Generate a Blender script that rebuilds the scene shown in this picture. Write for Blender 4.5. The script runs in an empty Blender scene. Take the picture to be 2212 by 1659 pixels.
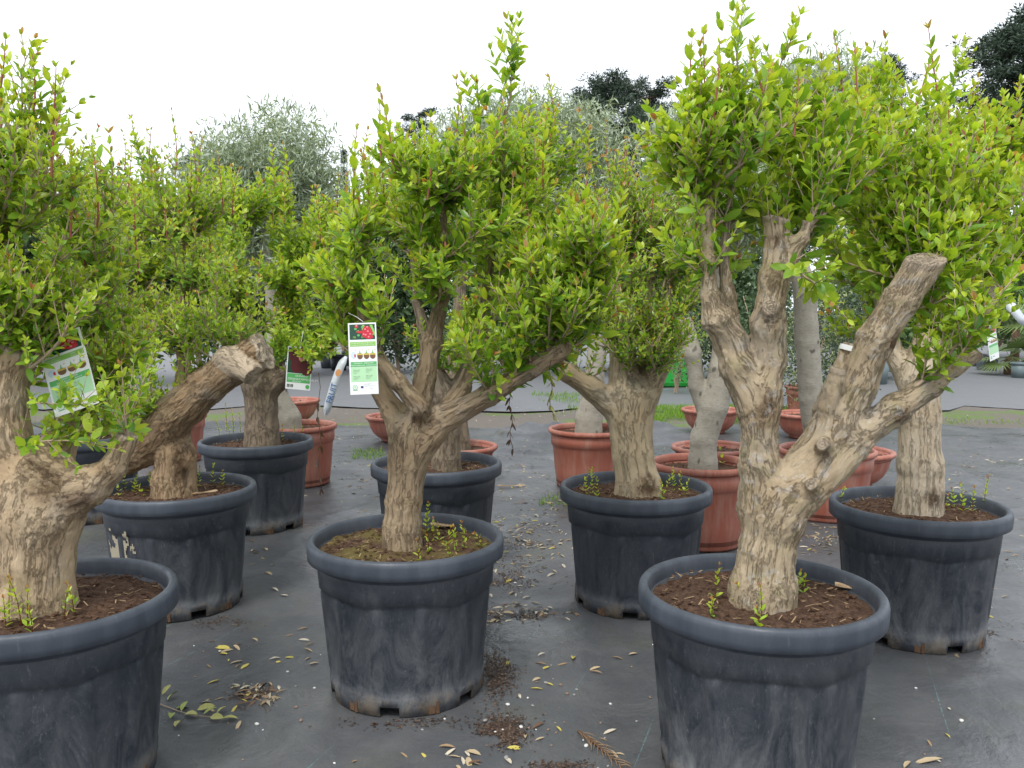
import bpy, math, random
import numpy as np
from mathutils import Vector, Matrix, Quaternion
R = math.radians

sc = bpy.context.scene
COL = sc.collection

# ------------------------------------------------------------------ camera, sky, sun, exposure
F_PX, CX, CY, PITCH, EYE = 1820.0, 1106.0, 829.5, R(4.91), 1.347     # lens, in units of a 2212 x 1659 picture
cam_d = bpy.data.cameras.new('camera'); cam = bpy.data.objects.new('camera', cam_d); COL.objects.link(cam)
cam.location = (0, 0, EYE); cam.rotation_euler = (R(90) - PITCH, 0, 0)
cam_d.sensor_fit = 'HORIZONTAL'; cam_d.sensor_width = 36.0; cam_d.lens = 36.0 * F_PX / 2212.0
cam_d.clip_start = 0.02; cam_d.clip_end = 2000
sc.camera = cam
SUN_EL, SUN_AZ = R(58), R(205)        # high and soft, from behind the viewer's left shoulder
w = bpy.data.worlds.new('World'); sc.world = w; w.use_nodes = True
nt = w.node_tree; nt.nodes.clear()
wo = nt.nodes.new('ShaderNodeOutputWorld'); bg = nt.nodes.new('ShaderNodeBackground')
sky = nt.nodes.new('ShaderNodeTexSky'); sky.sky_type = 'NISHITA'; sky.sun_disc = False
sky.sun_elevation = SUN_EL; sky.sun_rotation = SUN_AZ; sky.dust_density = 4.0; sky.air_density = 1.0
hs = nt.nodes.new('ShaderNodeHueSaturation'); hs.inputs['Saturation'].default_value = 0.2
mx = nt.nodes.new('ShaderNodeMix'); mx.data_type = 'RGBA'; mx.inputs[0].default_value = 0.85
mx.inputs[7].default_value = (11.2, 11.9, 12.9, 1)                     # closed cloud cover
nt.links.new(sky.outputs[0], hs.inputs['Color']); nt.links.new(hs.outputs[0], mx.inputs[6])
nt.links.new(mx.outputs[2], bg.inputs[0]); bg.inputs[1].default_value = 0.082
nt.links.new(bg.outputs[0], wo.inputs[0])
sl = bpy.data.lights.new('sun', 'SUN'); sl.energy = 1.5; sl.angle = R(18); sl.color = (1, .97, .92)
so = bpy.data.objects.new('sun', sl); COL.objects.link(so)
so.rotation_euler = Vector((-math.sin(SUN_AZ) * math.cos(SUN_EL), -math.cos(SUN_AZ) * math.cos(SUN_EL), -math.sin(SUN_EL))).to_track_quat('-Z', 'Y').to_euler()
sc.view_settings.view_transform = 'Standard'; sc.view_settings.look = 'None'
sc.view_settings.exposure = 0.78; sc.view_settings.gamma = 1.0; sc.view_settings.use_curve_mapping = False
sc.cycles.use_denoising = True
sc.cycles.max_bounces = 8; sc.cycles.transmission_bounces = 4; sc.cycles.diffuse_bounces = 4; sc.cycles.glossy_bounces = 3; sc.cycles.transparent_max_bounces = 6

# ------------------------------------------------------------------ placing helpers
_cp, _sp = math.cos(PITCH), math.sin(PITCH)
def P(u, v, Y):
    """the point at distance Y in front of the viewer that lies in direction (u, v)"""
    x = (u - CX) / F_PX; y = (CY - v) / F_PX
    dx, dy, dz = x, y * _sp + _cp, y * _cp - _sp
    t = Y / dy
    return np.array((dx * t, Y, EYE + dz * t))
def G(u, v, z=0.0):
    x = (u - CX) / F_PX; y = (CY - v) / F_PX
    dx, dy, dz = x, y * _sp + _cp, y * _cp - _sp
    t = (z - EYE) / dz
    return np.array((dx * t, dy * t, z))
def PX(Y): return Y / F_PX                       # metres per picture unit at distance Y
def nrm(a): return a / (np.linalg.norm(a, axis=-1, keepdims=True) + 1e-12)

# ------------------------------------------------------------------ numeric noise
def _hash(ix, iy, iz, s):
    n = (ix * 374761393 + iy * 668265263 + iz * 2147483647 + s * 974634777) & 0xFFFFFFFF
    n = ((n ^ (n >> 13)) * 1274126177) & 0xFFFFFFFF
    n = ((n ^ (n >> 16)) * 668265263) & 0xFFFFFFFF
    return ((n ^ (n >> 15)) & 0xFFFFFF) / float(0xFFFFFF)
def vnoise(p, s=0):
    p = np.asarray(p, float); i = np.floor(p).astype(np.int64); f = p - i; f = f * f * (3 - 2 * f)
    r = 0
    for a in (0, 1):
        wa = f[..., 0] if a else 1 - f[..., 0]
        for b in (0, 1):
            wb = f[..., 1] if b else 1 - f[..., 1]
            for c in (0, 1):
                wc = f[..., 2] if c else 1 - f[..., 2]
                r = r + wa * wb * wc * _hash(i[..., 0] + a, i[..., 1] + b, i[..., 2] + c, s)
    return r * 2 - 1
def fbm(p, o=3, s=0):
    r = 0; a = 1.0; t = 0
    for k in range(o):
        r = r + a * vnoise(np.asarray(p) * 2.03 ** k + 17.1 * k, s + k); t += a; a *= .5
    return r / t

# ------------------------------------------------------------------ object helpers
def tag(o, label=None, cat=None, group=None, kind=None):
    if label: o['label'] = label
    if cat: o['category'] = cat
    if group: o['group'] = group
    if kind: o['kind'] = kind
    return o
def link(o, parent=None):
    COL.objects.link(o)
    if parent is not None: o.parent = parent
    return o
def empty(name, loc=(0, 0, 0), rz=0.0):
    o = bpy.data.objects.new(name, None); o.location = loc; o.rotation_euler = (0, 0, rz); o.empty_display_size = .05
    return link(o)
def np_mesh(name, V, Fa, mat=None, smooth=True, attrs=None):
    """mesh from vertex array and a list of face arrays (each n x 3 or n x 4)"""
    if isinstance(Fa, np.ndarray): Fa = [Fa]
    Fa = [np.asarray(f, np.int32) for f in Fa if len(f)]
    me = bpy.data.meshes.new(name)
    V = np.asarray(V, np.float32); me.vertices.add(len(V)); me.vertices.foreach_set('co', V.ravel())
    lv = np.concatenate([f.ravel() for f in Fa]); tot = np.concatenate([np.full(len(f), f.shape[1], np.int32) for f in Fa])
    st = np.concatenate([[0], np.cumsum(tot)[:-1]]).astype(np.int32)
    me.loops.add(len(lv)); me.loops.foreach_set('vertex_index', lv)
    me.polygons.add(len(tot)); me.polygons.foreach_set('loop_start', st); me.polygons.foreach_set('loop_total', tot)
    me.polygons.foreach_set('use_smooth', np.full(len(tot), bool(smooth)))
    for k, (tp, arr) in (attrs or {}).items():
        a = me.attributes.new(k, tp, 'POINT'); arr = np.asarray(arr, np.float32)
        a.data.foreach_set({'FLOAT': 'value', 'FLOAT_VECTOR': 'vector', 'FLOAT_COLOR': 'color'}[tp], arr.ravel())
    me.update(calc_edges=True)
    if mat: me.materials.append(mat)
    return me
def ob(name, me, parent=None, loc=None):
    o = bpy.data.objects.new(name, me)
    if loc is not None: o.location = loc
    return link(o, parent)
class MB:
    """collects shapes into one mesh"""
    def __init__(s): s.V = []; s.Q = []; s.T = []; s.n = 0
    def add(s, V, Q=None, T=None):
        V = np.asarray(V, float); s.V.append(V)
        if Q is not None and len(Q): s.Q.append(np.asarray(Q) + s.n)
        if T is not None and len(T): s.T.append(np.asarray(T) + s.n)
        s.n += len(V)
    def tube(s, pts, rad, k=5, cap=True):
        pts = np.asarray(pts, float); n = len(pts); rad = np.broadcast_to(np.asarray(rad, float), (n,))
        t = nrm(np.gradient(pts, axis=0)); ref = np.array((.31, .17, .93)) if abs(t[0, 2]) < .9 else np.array((.93, .17, .1))
        a = nrm(np.cross(t, ref)); b = np.cross(t, a)
        th = np.arange(k) * 2 * np.pi / k
        V = pts[:, None] + rad[:, None, None] * (a[:, None] * np.cos(th)[None, :, None] + b[:, None] * np.sin(th)[None, :, None])
        i = np.arange(n - 1)[:, None] * k; j = np.arange(k)[None]; j2 = (j + 1) % k
        Q = np.stack([i + j, i + j2, i + k + j2, i + k + j], -1).reshape(-1, 4)
        V = V.reshape(-1, 3); T = []
        if cap:
            V = np.vstack([V, pts[-1:]]); T = [((n - 1) * k + x, (n - 1) * k + (x + 1) % k, n * k) for x in range(k)]
        s.add(V, Q, T)
    def box(s, c, h, M=None):
        V = np.array([(x, y, z) for x in (-1, 1) for y in (-1, 1) for z in (-1, 1)], float) * np.asarray(h) 
        if M is not None: V = V @ np.asarray(M).T
        s.add(V + np.asarray(c), [(0, 1, 3, 2), (4, 6, 7, 5), (0, 4, 5, 1), (2, 3, 7, 6), (0, 2, 6, 4), (1, 5, 7, 3)])
    def lathe(s, prof, k=64, c=(0, 0, 0)):
        prof = np.asarray(prof, float); n = len(prof); th = np.arange(k) * 2 * np.pi / k
        V = np.stack([prof[:, None, 0] * np.cos(th), prof[:, None, 0] * np.sin(th), np.repeat(prof[:, 1:2], k, 1)], -1).reshape(-1, 3) + np.asarray(c)
        i = np.arange(n - 1)[:, None] * k; j = np.arange(k)[None]; j2 = (j + 1) % k
        s.add(V, np.stack([i + j, i + j2, i + k + j2, i + k + j], -1).reshape(-1, 4))
    def mesh(s, name, mat=None, smooth=True, attrs=None):
        F = []
        if s.Q: F.append(np.concatenate(s.Q))
        if s.T: F.append(np.concatenate(s.T))
        return np_mesh(name, np.concatenate(s.V), F, mat, smooth, attrs)

# ------------------------------------------------------------------ materials
def new_mat(name):
    m = bpy.data.materials.new(name); m.use_nodes = True; t = m.node_tree
    return m, t, t.nodes['Principled BSDF'], t.nodes['Material Output']
class N:
    """small wrapper to write node trees tersely"""
    def __init__(s, t): s.t = t
    def n(s, typ, **k):
        x = s.t.nodes.new('ShaderNode' + typ)
        for a, b in k.items(): setattr(x, a, b)
        return x
    def l(s, a, b): s.t.links.new(a, b)
    def coord(s, kind='Object', scale=(1, 1, 1), attr=None):
        if attr: src = s.n('Attribute', attribute_name=attr).outputs['Vector']
        else: src = s.n('TexCoord').outputs[kind]
        mp = s.n('Mapping'); mp.inputs['Scale'].default_value = scale; s.l(src, mp.inputs[0]); return mp.outputs[0]
    def noise(s, co, scale, detail=4, rough=.55, dist=0):
        x = s.n('TexNoise'); x.inputs['Scale'].default_value = scale; x.inputs['Detail'].default_value = detail
        x.inputs['Roughness'].default_value = rough; x.inputs['Distortion'].default_value = dist
        if co is not None: s.l(co, x.inputs['Vector'])
        return x.outputs['Fac']
    def voro(s, co, scale, feature='F1', out='Distance'):
        x = s.n('TexVoronoi', feature=feature); x.inputs['Scale'].default_value = scale
        if co is not None: s.l(co, x.inputs['Vector'])
        return x.outputs[out]
    def ramp(s, fac, stops):
        x = s.n('ValToRGB'); e = x.color_ramp.elements
        while len(e) < len(stops): e.new(.5)
        for i, (p, c) in enumerate(stops):
            e[i].position = p; e[i].color = (c, c, c, 1) if not isinstance(c, (tuple, list)) else tuple(c) + (1,)
        s.l(fac, x.inputs[0]); return x.outputs[0]
    def mix(s, f, a, b, blend='MIX'):
        x = s.n('Mix', data_type='RGBA', blend_type=blend)
        for sock, v in ((0, f), (6, a), (7, b)):
            if hasattr(v, 'is_output'): s.l(v, x.inputs[sock])
            else: x.inputs[sock].default_value = v if sock == 0 else tuple(v) + (1,)
        return x.outputs[2]
    def math(s, op, a, b=0.0, clamp=False):
        x = s.n('Math', operation=op, use_clamp=clamp)
        for i, v in enumerate((a, b)):
            if hasattr(v, 'is_output'): s.l(v, x.inputs[i])
            else: x.inputs[i].default_value = v
        return x.outputs[0]
    def bump(s, h, strength, dist, nrm_=None):
        x = s.n('Bump'); x.inputs['Strength'].default_value = strength; x.inputs['Distance'].default_value = dist
        s.l(h, x.inputs['Height'])
        if nrm_ is not None: s.l(nrm_, x.inputs['Normal'])
        return x.outputs[0]
def plain(name, col, rough=.6, var=.15, spec=.4):
    m, t, b, o = new_mat(name); g = N(t); co = g.coord()
    f = g.noise(co, 30, 4)
    c = g.mix(f, tuple(x * (1 - var) for x in col), tuple(min(1, x * (1 + var)) for x in col))
    g.l(c, b.inputs['Base Color']); b.inputs['Roughness'].default_value = rough; b.inputs['Specular IOR Level'].default_value = spec
    return m
def bark_mat(name, light, mid, dark, lichen=(.28, .26, .12), lich=.35, crack=.5, scale=1.0, pale=.0, cut=(.50, .40, .29)):
    m, t, b, o = new_mat(name); g = N(t)
    q = g.coord(attr='bq', scale=(1, 1, 1)); q2 = g.coord(attr='bf', scale=(1, 1, 1)); p = g.coord()
    big = g.noise(p, 6 * scale, 3, .5, .6)
    med = g.noise(q, 26 * scale, 8, .8, .15)
    fine = g.noise(q, 110 * scale, 6, .8, .1)
    fib = g.noise(q2, 60 * scale, 6, .75, .3)
    fl = g.n('SeparateColor'); g.l(g.voro(g.mix(.15, q, g.n('TexNoise').outputs['Color']), 22 * scale, 'F1', 'Color'), fl.inputs[0])
    edge = g.ramp(g.noise(q2, 16 * scale, 9, .8, .2), [(.482, 1), (.497, 0), (.501, 0), (.516, 1)])
    soft = tuple(.45 * x + .55 * y for x, y in zip(mid, light))
    c = g.mix(g.ramp(med, [(.32, 0), (.66, 1)]), soft, light)
    c = g.mix(g.math('MULTIPLY', g.ramp(fib, [(.38, 1), (.56, 0)]), .45), c, mid)
    c = g.mix(g.math('MULTIPLY', g.ramp(big, [(.50, 0), (.62, 1)]), .6), c, tuple(x * .9 for x in mid))
    grey = sum(light) / 3; c = g.mix(g.math('MULTIPLY', g.ramp(g.noise(p, 4.5 * scale, 4, .6, .4), [(.52, 0), (.64, 1)]), .45), c, (grey * 1.0, grey * .93, grey * .82))
    c = g.mix(g.math('MULTIPLY', g.ramp(fl.outputs[0], [(.62, 0), (.68, 1)]), .25), c, tuple(min(1, x * 1.2) for x in light))
    c = g.mix(g.math('MULTIPLY', g.ramp(fine, [(.54, 0), (.70, 1)]), .5), c, tuple((x + y) / 2 for x, y in zip(dark, mid)))
    c = g.mix(g.math('MULTIPLY', g.math('SUBTRACT', 1.0, edge), crack * .75), c, dark)
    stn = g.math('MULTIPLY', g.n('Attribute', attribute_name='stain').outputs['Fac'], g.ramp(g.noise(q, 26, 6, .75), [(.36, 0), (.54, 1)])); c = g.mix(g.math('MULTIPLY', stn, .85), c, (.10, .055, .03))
    c = g.mix(g.math('MULTIPLY', g.ramp(g.noise(p, 16, 5, .7), [(.52, 0), (.66, 1)]), lich), c, lichen)
    if pale: c = g.mix(g.math('MULTIPLY', g.ramp(g.noise(p, 30, 4, .7), [(.57, 0), (.61, 1)]), pale), c, (.52, .48, .43))
    at = g.n('Attribute', attribute_name='cut').outputs['Fac']
    rings = g.n('Attribute', attribute_name='ring').outputs['Fac']
    rg = g.math('SINE', g.math('MULTIPLY', rings, 900.0))
    woodc = g.mix(g.math('MULTIPLY', g.math('ADD', rg, 1.0), .3), cut, tuple(x * .55 for x in cut))
    woodc = g.mix(g.ramp(g.noise(p, 60, 4), [(.52, 0), (.75, .5)]), woodc, tuple(x * .45 for x in cut))
    c = g.mix(at, c, woodc)
    g.l(c, b.inputs['Base Color']); b.inputs['Roughness'].default_value = .88; b.inputs['Specular IOR Level'].default_value = .2
    h = g.math('ADD', g.math('MULTIPLY', med, 1.0), g.math('ADD', g.math('MULTIPLY', fine, .6), g.math('ADD', g.math('MULTIPLY', edge, .35), g.math('MULTIPLY', fib, .6))))
    g.l(g.bump(h, 1.0, .011), b.inputs['Normal'])
    return m
def leaf_mat(name, trans=.42, rough=.30, back=1.15):
    m, t, b, o = new_mat(name); g = N(t)
    a = g.n('Attribute', attribute_name='tint').outputs['Color']
    v = g.noise(g.coord(), 60, 2)
    a2 = g.mix(v, tuple([.82] * 3), tuple([1.18] * 3)); c = g.mix(1.0, a, a2, 'MULTIPLY')
    g.l(c, b.inputs['Base Color']); b.inputs['Roughness'].default_value = rough; b.inputs['Specular IOR Level'].default_value = .5
    tr = g.n('BsdfTranslucent'); c2 = g.mix(1.0, c, (1.55, 1.45, .55), 'MULTIPLY'); g.l(c2, tr.inputs[0])
    ms = g.n('MixShader'); ms.inputs[0].default_value = trans; g.l(b.outputs[0], ms.inputs[1]); g.l(tr.outputs[0], ms.inputs[2])
    g.l(ms.outputs[0], o.inputs[0]); return m
LEAF = leaf_mat('leaf_pomegranate')
OLEAF = leaf_mat('leaf_olive', .2, .45)
NEEDLE = leaf_mat('needles', .12, .6)

def pot_black():
    m, t, b, o = new_mat('black_plastic'); g = N(t)
    co = g.coord(); st = g.coord(scale=(1, 1, .4))
    z = g.n('SeparateXYZ'); g.l(g.n('TexCoord').outputs['Object'], z.inputs[0]); z = z.outputs[2]
    oi = g.n('ObjectInfo').outputs['Random']
    off = g.n('VectorMath', operation='ADD'); g.l(st, off.inputs[0]); cb = g.n('CombineXYZ'); g.l(g.math('MULTIPLY', oi, 40.), cb.inputs[0]); g.l(cb.outputs[0], off.inputs[1])
    base = g.mix(g.noise(co, 5, 3), (.014, .018, .026), (.027, .033, .044))
    dust = g.ramp(g.noise(off.outputs[0], 9, 8, .78, .9), [(.40, 0), (.66, 1)])
    low = g.ramp(z, [(0.0, 1), (.30, .25), (.46, .08)])
    c = g.mix(g.math('MULTIPLY', dust, g.math('MULTIPLY', g.math('ADD', g.math('MULTIPLY', low, .5), .15), g.math('ADD', g.math('MULTIPLY', oi, 1.1), .55))), base, (.155, .158, .160))
    scr = g.ramp(g.noise(off.outputs[0], 70, 7, .85, 1.4), [(.56, 0), (.68, 1)])
    c = g.mix(g.math('MULTIPLY', scr, .45), c, (.20, .205, .205))
    clay = g.math('MULTIPLY', g.ramp(z, [(.0, 1), (.085, 0)]), g.ramp(g.noise(co, 14, 5, .7), [(.46, 0), (.6, 1)]))
    c = g.mix(g.math('MULTIPLY', clay, .7), c, (.25, .19, .12))
    sp = g.ramp(g.voro(co, 70), [(.0, 1), (.035, 0)])
    c = g.mix(g.math('MULTIPLY', sp, .5), c, (.3, .28, .24))
    g.l(c, b.inputs['Base Color'])
    g.l(g.ramp(dust, [(0, .42), (1, .75)]), b.inputs['Roughness']); b.inputs['Specular IOR Level'].default_value = .45
    g.l(g.bump(g.noise(co, 9, 4), .25, .012), b.inputs['Normal'])
    return m
POT = pot_black()
def rim_black():
    m, t, b, o = new_mat('black_plastic_rim'); g = N(t); co = g.coord()
    st = g.coord(scale=(1, 1, .15))
    c = g.mix(g.ramp(g.noise(st, 9, 5, .65), [(.4, 0), (.7, 1)]), (.036, .044, .058), (.066, .077, .096))
    c = g.mix(g.math('MULTIPLY', g.ramp(g.noise(st, 40, 5, .75), [(.6, 0), (.72, 1)]), .35), c, (.16, .165, .17))
    g.l(c, b.inputs['Base Color']); g.l(g.ramp(g.noise(co, 20, 4), [(.3, .42), (.7, .62)]), b.inputs['Roughness'])
    g.l(g.bump(g.noise(co, 22, 3), .15, .008), b.inputs['Normal']); return m
RIM = rim_black()
def terracotta():
    m, t, b, o = new_mat('terracotta_plastic'); g = N(t); co = g.coord(); st = g.coord(scale=(1, 1, .15))
    c = g.mix(g.noise(co, 4, 3), (.29, .085, .055), (.35, .115, .075))
    c = g.mix(g.math('MULTIPLY', g.ramp(g.noise(st, 10, 8, .75, .6), [(.45, 0), (.68, 1)]), .5), c, (.46, .29, .23))
    c = g.mix(g.math('MULTIPLY', g.ramp(g.noise(st, 50, 6, .8), [(.56, 0), (.68, 1)]), .35), c, (.20, .075, .05))
    g.l(c, b.inputs['Base Color']); b.inputs['Roughness'].default_value = .55; b.inputs['Specular IOR Level'].default_value = .4
    g.l(g.bump(g.noise(co, 30, 3), .1, .006), b.inputs['Normal']); return m
TERRA = terracotta()
def soil_mat(name, moss=0.0):
    m, t, b, o = new_mat(name); g = N(t); co = g.coord()
    c = g.mix(g.ramp(g.noise(co, 60, 6, .75), [(.35, 0), (.68, 1)]), (.045, .026, .019), (.165, .098, .066))
    c = g.mix(g.ramp(g.noise(co, 170, 3, .7), [(.60, 0), (.70, .7)]), c, (.24, .16, .10))
    if moss: c = g.mix(g.math('MULTIPLY', g.ramp(g.noise(co, 8, 4, .6), [(.42, 0), (.58, 1)]), moss), c, (.17, .14, .045))
    g.l(c, b.inputs['Base Color']); b.inputs['Roughness'].default_value = .95; b.inputs['Specular IOR Level'].default_value = .1
    g.l(g.bump(g.noise(co, 110, 6, .8), .9, .012), b.inputs['Normal']); return m
SOIL = soil_mat('potting_soil'); SOILM = soil_mat('potting_soil_mossy', .75)
CRUMB = plain('bark_crumbs', (.085, .05, .032), .95, .7, .1)
FIBRE = plain('straw_chips', (.30, .21, .12), .9, .5, .1)
STEM = plain('young_stem', (.38, .28, .20), .6, .35); REDSTEM = plain('red_stem', (.25, .06, .05), .5, .3)
DRYL = plain('dry_leaf', (.10, .055, .03), .8, .4)
WHITE = plain('white_card', (.80, .80, .80), .35, .02)

# ------------------------------------------------------------------ trunks: one continuous body from tapering limbs
def trunk_mesh(name, chains, base, vox, mat, k=.022, seed=0, lump=.006, ridge=.004, rfreq=34.0, stretch=.62, dent=(), stains=()):
    segs = []
    for ch in chains:
        pts = ch['p']
        for i in range(len(pts) - 1):
            a, ra = pts[i]; b_, rb = pts[i + 1]
            cutn = None
            if ch.get('cut') and i == len(pts) - 2:
                nn = nrm(b_ - a); tl = ch.get('tilt', (0, 0, 0)); cutn = nrm(nn + np.asarray(tl)); 
            segs.append((a, b_, ra, rb, cutn, ch.get('rough', 0), ch.get('peel', 0)))
    lo = np.min([np.minimum(s[0], s[1]) - max(s[2], s[3]) for s in segs], 0) - .05
    hi = np.max([np.maximum(s[0], s[1]) + max(s[2], s[3]) for s in segs], 0) + .05
    lo[2] = max(lo[2], base[2] - .06)
    def sdf(p, full=False):
        d = np.full(len(p), 9.0)
        ax = np.zeros((len(p), 3)); wt = np.zeros(len(p)); cutd = np.full(len(p), -9.0); ring = np.zeros(len(p)); bestc = np.full(len(p), 9.)
        for a, b_, ra, rb, cn, rgh, pk in segs:
            ab = b_ - a; L2 = ab @ ab; mc = (a + b_) / 2; rad_ = math.sqrt(L2) * (.5 if cn is None else .9) + max(ra, rb) + .13
            sel = np.nonzero(np.abs(p - mc).max(1) < rad_)[0]
            if not len(sel): continue
            P0 = p; p = P0[sel]; t = np.clip(((p - a) @ ab) / L2, 0, 1.0 if cn is None else 1.4)
            cpt = a + t[:, None] * ab; dist = np.linalg.norm(p - cpt, axis=1); ds = dist - (ra + np.minimum(t, 1.0) * (rb - ra))
            if cn is not None:
                pl = (p - b_) @ cn
                if rgh: pl = pl + rgh * fbm(p * 28, 3, 5)
                if full:
                    near = (pl > -.012) & (ds < .02); cutd[sel[near]] = 1; ring[sel[near]] = dist[near]
                ds = np.maximum(ds, pl)
                if full and pk: near = ds < .012; cutd[sel[near]] = .8; ring[sel[near]] = 0
            if full:
                wgt = np.exp(-np.maximum(ds, 0) / .02) + 1e-9; ax[sel] += wgt[:, None] * cpt; wt[sel] += wgt
            d0 = d[sel]; h = np.clip(.5 + .5 * (d0 - ds) / k, 0, 1); d[sel] = d0 * (1 - h) + ds * h - k * h * (1 - h); p = P0
        for c, rr, dep in dent:
            e = np.linalg.norm(p - c, axis=1); hh = rr - e; d = np.maximum(d, np.minimum(hh, dep))
        return (d, ax / (wt[:, None] + 1e-9), cutd, ring) if full else d
    B = 5; nb = np.ceil((hi - lo) / (vox * B)).astype(int); n = nb * B + 1
    bc = np.stack(np.meshgrid(*[(np.arange(m) + .5) * vox * B for m in nb], indexing='ij'), -1) + lo
    dc = sdf(bc.reshape(-1, 3)).reshape(nb)
    val = np.repeat(np.repeat(np.repeat(dc, B, 0), B, 1), B, 2)
    val = np.pad(val, ((0, 1),) * 3, mode='edge').astype(np.float32)
    near = np.abs(dc) < vox * B * 1.0 + k * .4 + .02
    nm = np.repeat(np.repeat(np.repeat(near, B, 0), B, 1), B, 2); nm = np.pad(nm, ((0, 1),) * 3, mode='edge')
    for ax_ in range(3): nm = nm | np.roll(nm, 1, ax_)
    idx = np.argwhere(nm); pts = lo + idx * vox
    dv = sdf(pts) + lump * fbm(pts * 9 + seed, 2, seed)
    val[nm] = dv
    val[0] = val[-1] = 1; val[:, 0] = val[:, -1] = 1; val[:, :, -1] = 1
    # naive surface nets
    s = val < 0
    c8 = [s[i:n[0] - 1 + i, j:n[1] - 1 + j, l:n[2] - 1 + l] for i in (0, 1) for j in (0, 1) for l in (0, 1)]
    cnt = sum(c.astype(np.int8) for c in c8); act = (cnt > 0) & (cnt < 8)
    ci = np.argwhere(act); vid = np.full(act.shape, -1, np.int64); vid[act] = np.arange(len(ci))
    acc = np.zeros((len(ci), 3)); num = np.zeros(len(ci))
    offs = [np.array((i, j, l)) for i in (0, 1) for j in (0, 1) for l in (0, 1)]
    for a in range(8):
        for bb in range(a + 1, 8):
            if np.abs(offs[a] - offs[bb]).sum() != 1: continue
            ia = ci + offs[a]; ib = ci + offs[bb]
            va = val[ia[:, 0], ia[:, 1], ia[:, 2]]; vb = val[ib[:, 0], ib[:, 1], ib[:, 2]]
            m = (va < 0) != (vb < 0); t = va[m] / (va[m] - vb[m])
            acc[m] += ia[m] + t[:, None] * (offs[bb] - offs[a]); num[m] += 1
    V = lo + acc / num[:, None] * vox
    Q = []
    for axx in range(3):
        sl0 = [slice(None)] * 3; sl1 = [slice(None)] * 3; sl0[axx] = slice(0, -1); sl1[axx] = slice(1, None)
        ch = s[tuple(sl0)] != s[tuple(sl1)]; e = np.argwhere(ch)
        o1, o2 = [x for x in range(3) if x != axx]
        e = e[(e[:, o1] > 0) & (e[:, o2] > 0) & (e[:, o1] < n[o1] - 1) & (e[:, o2] < n[o2] - 1)]
        def cell(d1, d2):
            c = e.copy(); c[:, o1] -= d1; c[:, o2] -= d2; return vid[c[:, 0], c[:, 1], c[:, 2]]
        q = np.stack([cell(1, 1), cell(0, 1), cell(0, 0), cell(1, 0)], 1)
        inside = s[e[:, 0], e[:, 1], e[:, 2]]
        flip = inside if axx != 1 else ~inside
        q[~flip] = q[~flip][:, ::-1]; Q.append(q)
    Q = np.concatenate(Q); Q = Q[(Q >= 0).all(1)]
    # bark relief along the limbs
    d, axis, cutd, ring = sdf(V, True)
    fn = np.cross(V[Q[:, 2]] - V[Q[:, 0]], V[Q[:, 3]] - V[Q[:, 1]]); gn = np.zeros_like(V)
    for k_ in range(4):
        for j_ in range(3): gn[:, j_] += np.bincount(Q[:, k_], fn[:, j_], len(V))
    gn = nrm(gn); out_ = np.sum(gn * (V - axis), 1); gn = gn * (1 if np.median(out_) > 0 else -1)
    rel = V - base; q = rel - stretch * (axis - base)
    n1 = fbm(q * rfreq * .45 + seed, 2, seed + 3)
    wq = q + .012 * np.stack([fbm(q * 30 + 7 * i, 2, seed + i) for i in range(3)], 1)
    r1 = 1 - np.abs(fbm(wq * rfreq, 3, seed + 9)) * 2.2
    r2 = fbm(wq * rfreq * 2.6, 2, seed + 13)
    cutm = np.clip(cutd, 0, 1)
    r3 = fbm(wq * rfreq * 6, 2, seed + 19)
    pl = fbm(wq * rfreq * .9 + 40, 3, seed + 23); plate = np.clip((pl + .05) * 7, 0, 1)
    disp = .62 * (1 - cutm * .85) * (ridge * .6 * n1 - ridge * 1.2 * np.clip(r1, 0, 1) ** 4 + ridge * .8 * r2 + ridge * .5 * r3 + ridge * .8 * (plate - .5))
    V = V + gn * disp[:, None]
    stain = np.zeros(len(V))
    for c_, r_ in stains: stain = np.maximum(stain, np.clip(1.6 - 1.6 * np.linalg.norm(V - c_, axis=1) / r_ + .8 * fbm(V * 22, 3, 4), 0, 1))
    return np_mesh(name, V - base, Q, mat, True, {'stain': ('FLOAT', stain), 'bf': ('FLOAT_VECTOR', rel - .88 * (axis - base)), 'bq': ('FLOAT_VECTOR', q), 'cut': ('FLOAT', cutm), 'ring': ('FLOAT', ring)})
def chain(Y, pts, cut=False, tilt=(0, 0, 0), rough=0, peel=0):
    """limb from (u, v, depth offset, radius in picture units)"""
    return {'p': [(P(u, v, Y + dy), r * .93 * PX(Y + dy)) for u, v, dy, r in pts], 'cut': cut, 'tilt': tilt, 'rough': rough, 'peel': peel}

# ------------------------------------------------------------------ leaves
_s = [(0, 0, 0), (.2, .36, 0), (.2, 0, 0), (.2, -.36, 0), (.5, .5, 0), (.5, 0, 0), (.5, -.5, 0), (.8, .33, 0), (.8, 0, 0), (.8, -.33, 0), (1, 0, 0)]
LT = np.array(_s, float); LT[:, 2] = .10 * np.abs(LT[:, 1]) - .14 * LT[:, 0] ** 2 + .04 * LT[:, 0]
LF3 = np.array([(0, 2, 1), (0, 3, 2), (7, 8, 10), (8, 9, 10)]); LF4 = np.array([(1, 2, 5, 4), (2, 3, 6, 5), (4, 5, 8, 7), (5, 6, 9, 8)])
LT_S = np.array([(0, 0, 0), (.45, .5, .04), (.45, -.5, .04), (1, 0, -.1)], float); LS3 = np.array([(0, 2, 1), (1, 2, 3)])
PAL = np.array([(.032, .090, .022), (.058, .150, .028), (.098, .225, .032), (.160, .315, .036), (.240, .405, .042), (.335, .485, .050),
                (.430, .530, .065), (.470, .390, .075), (.440, .250, .090), (.370, .150, .085)])
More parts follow.
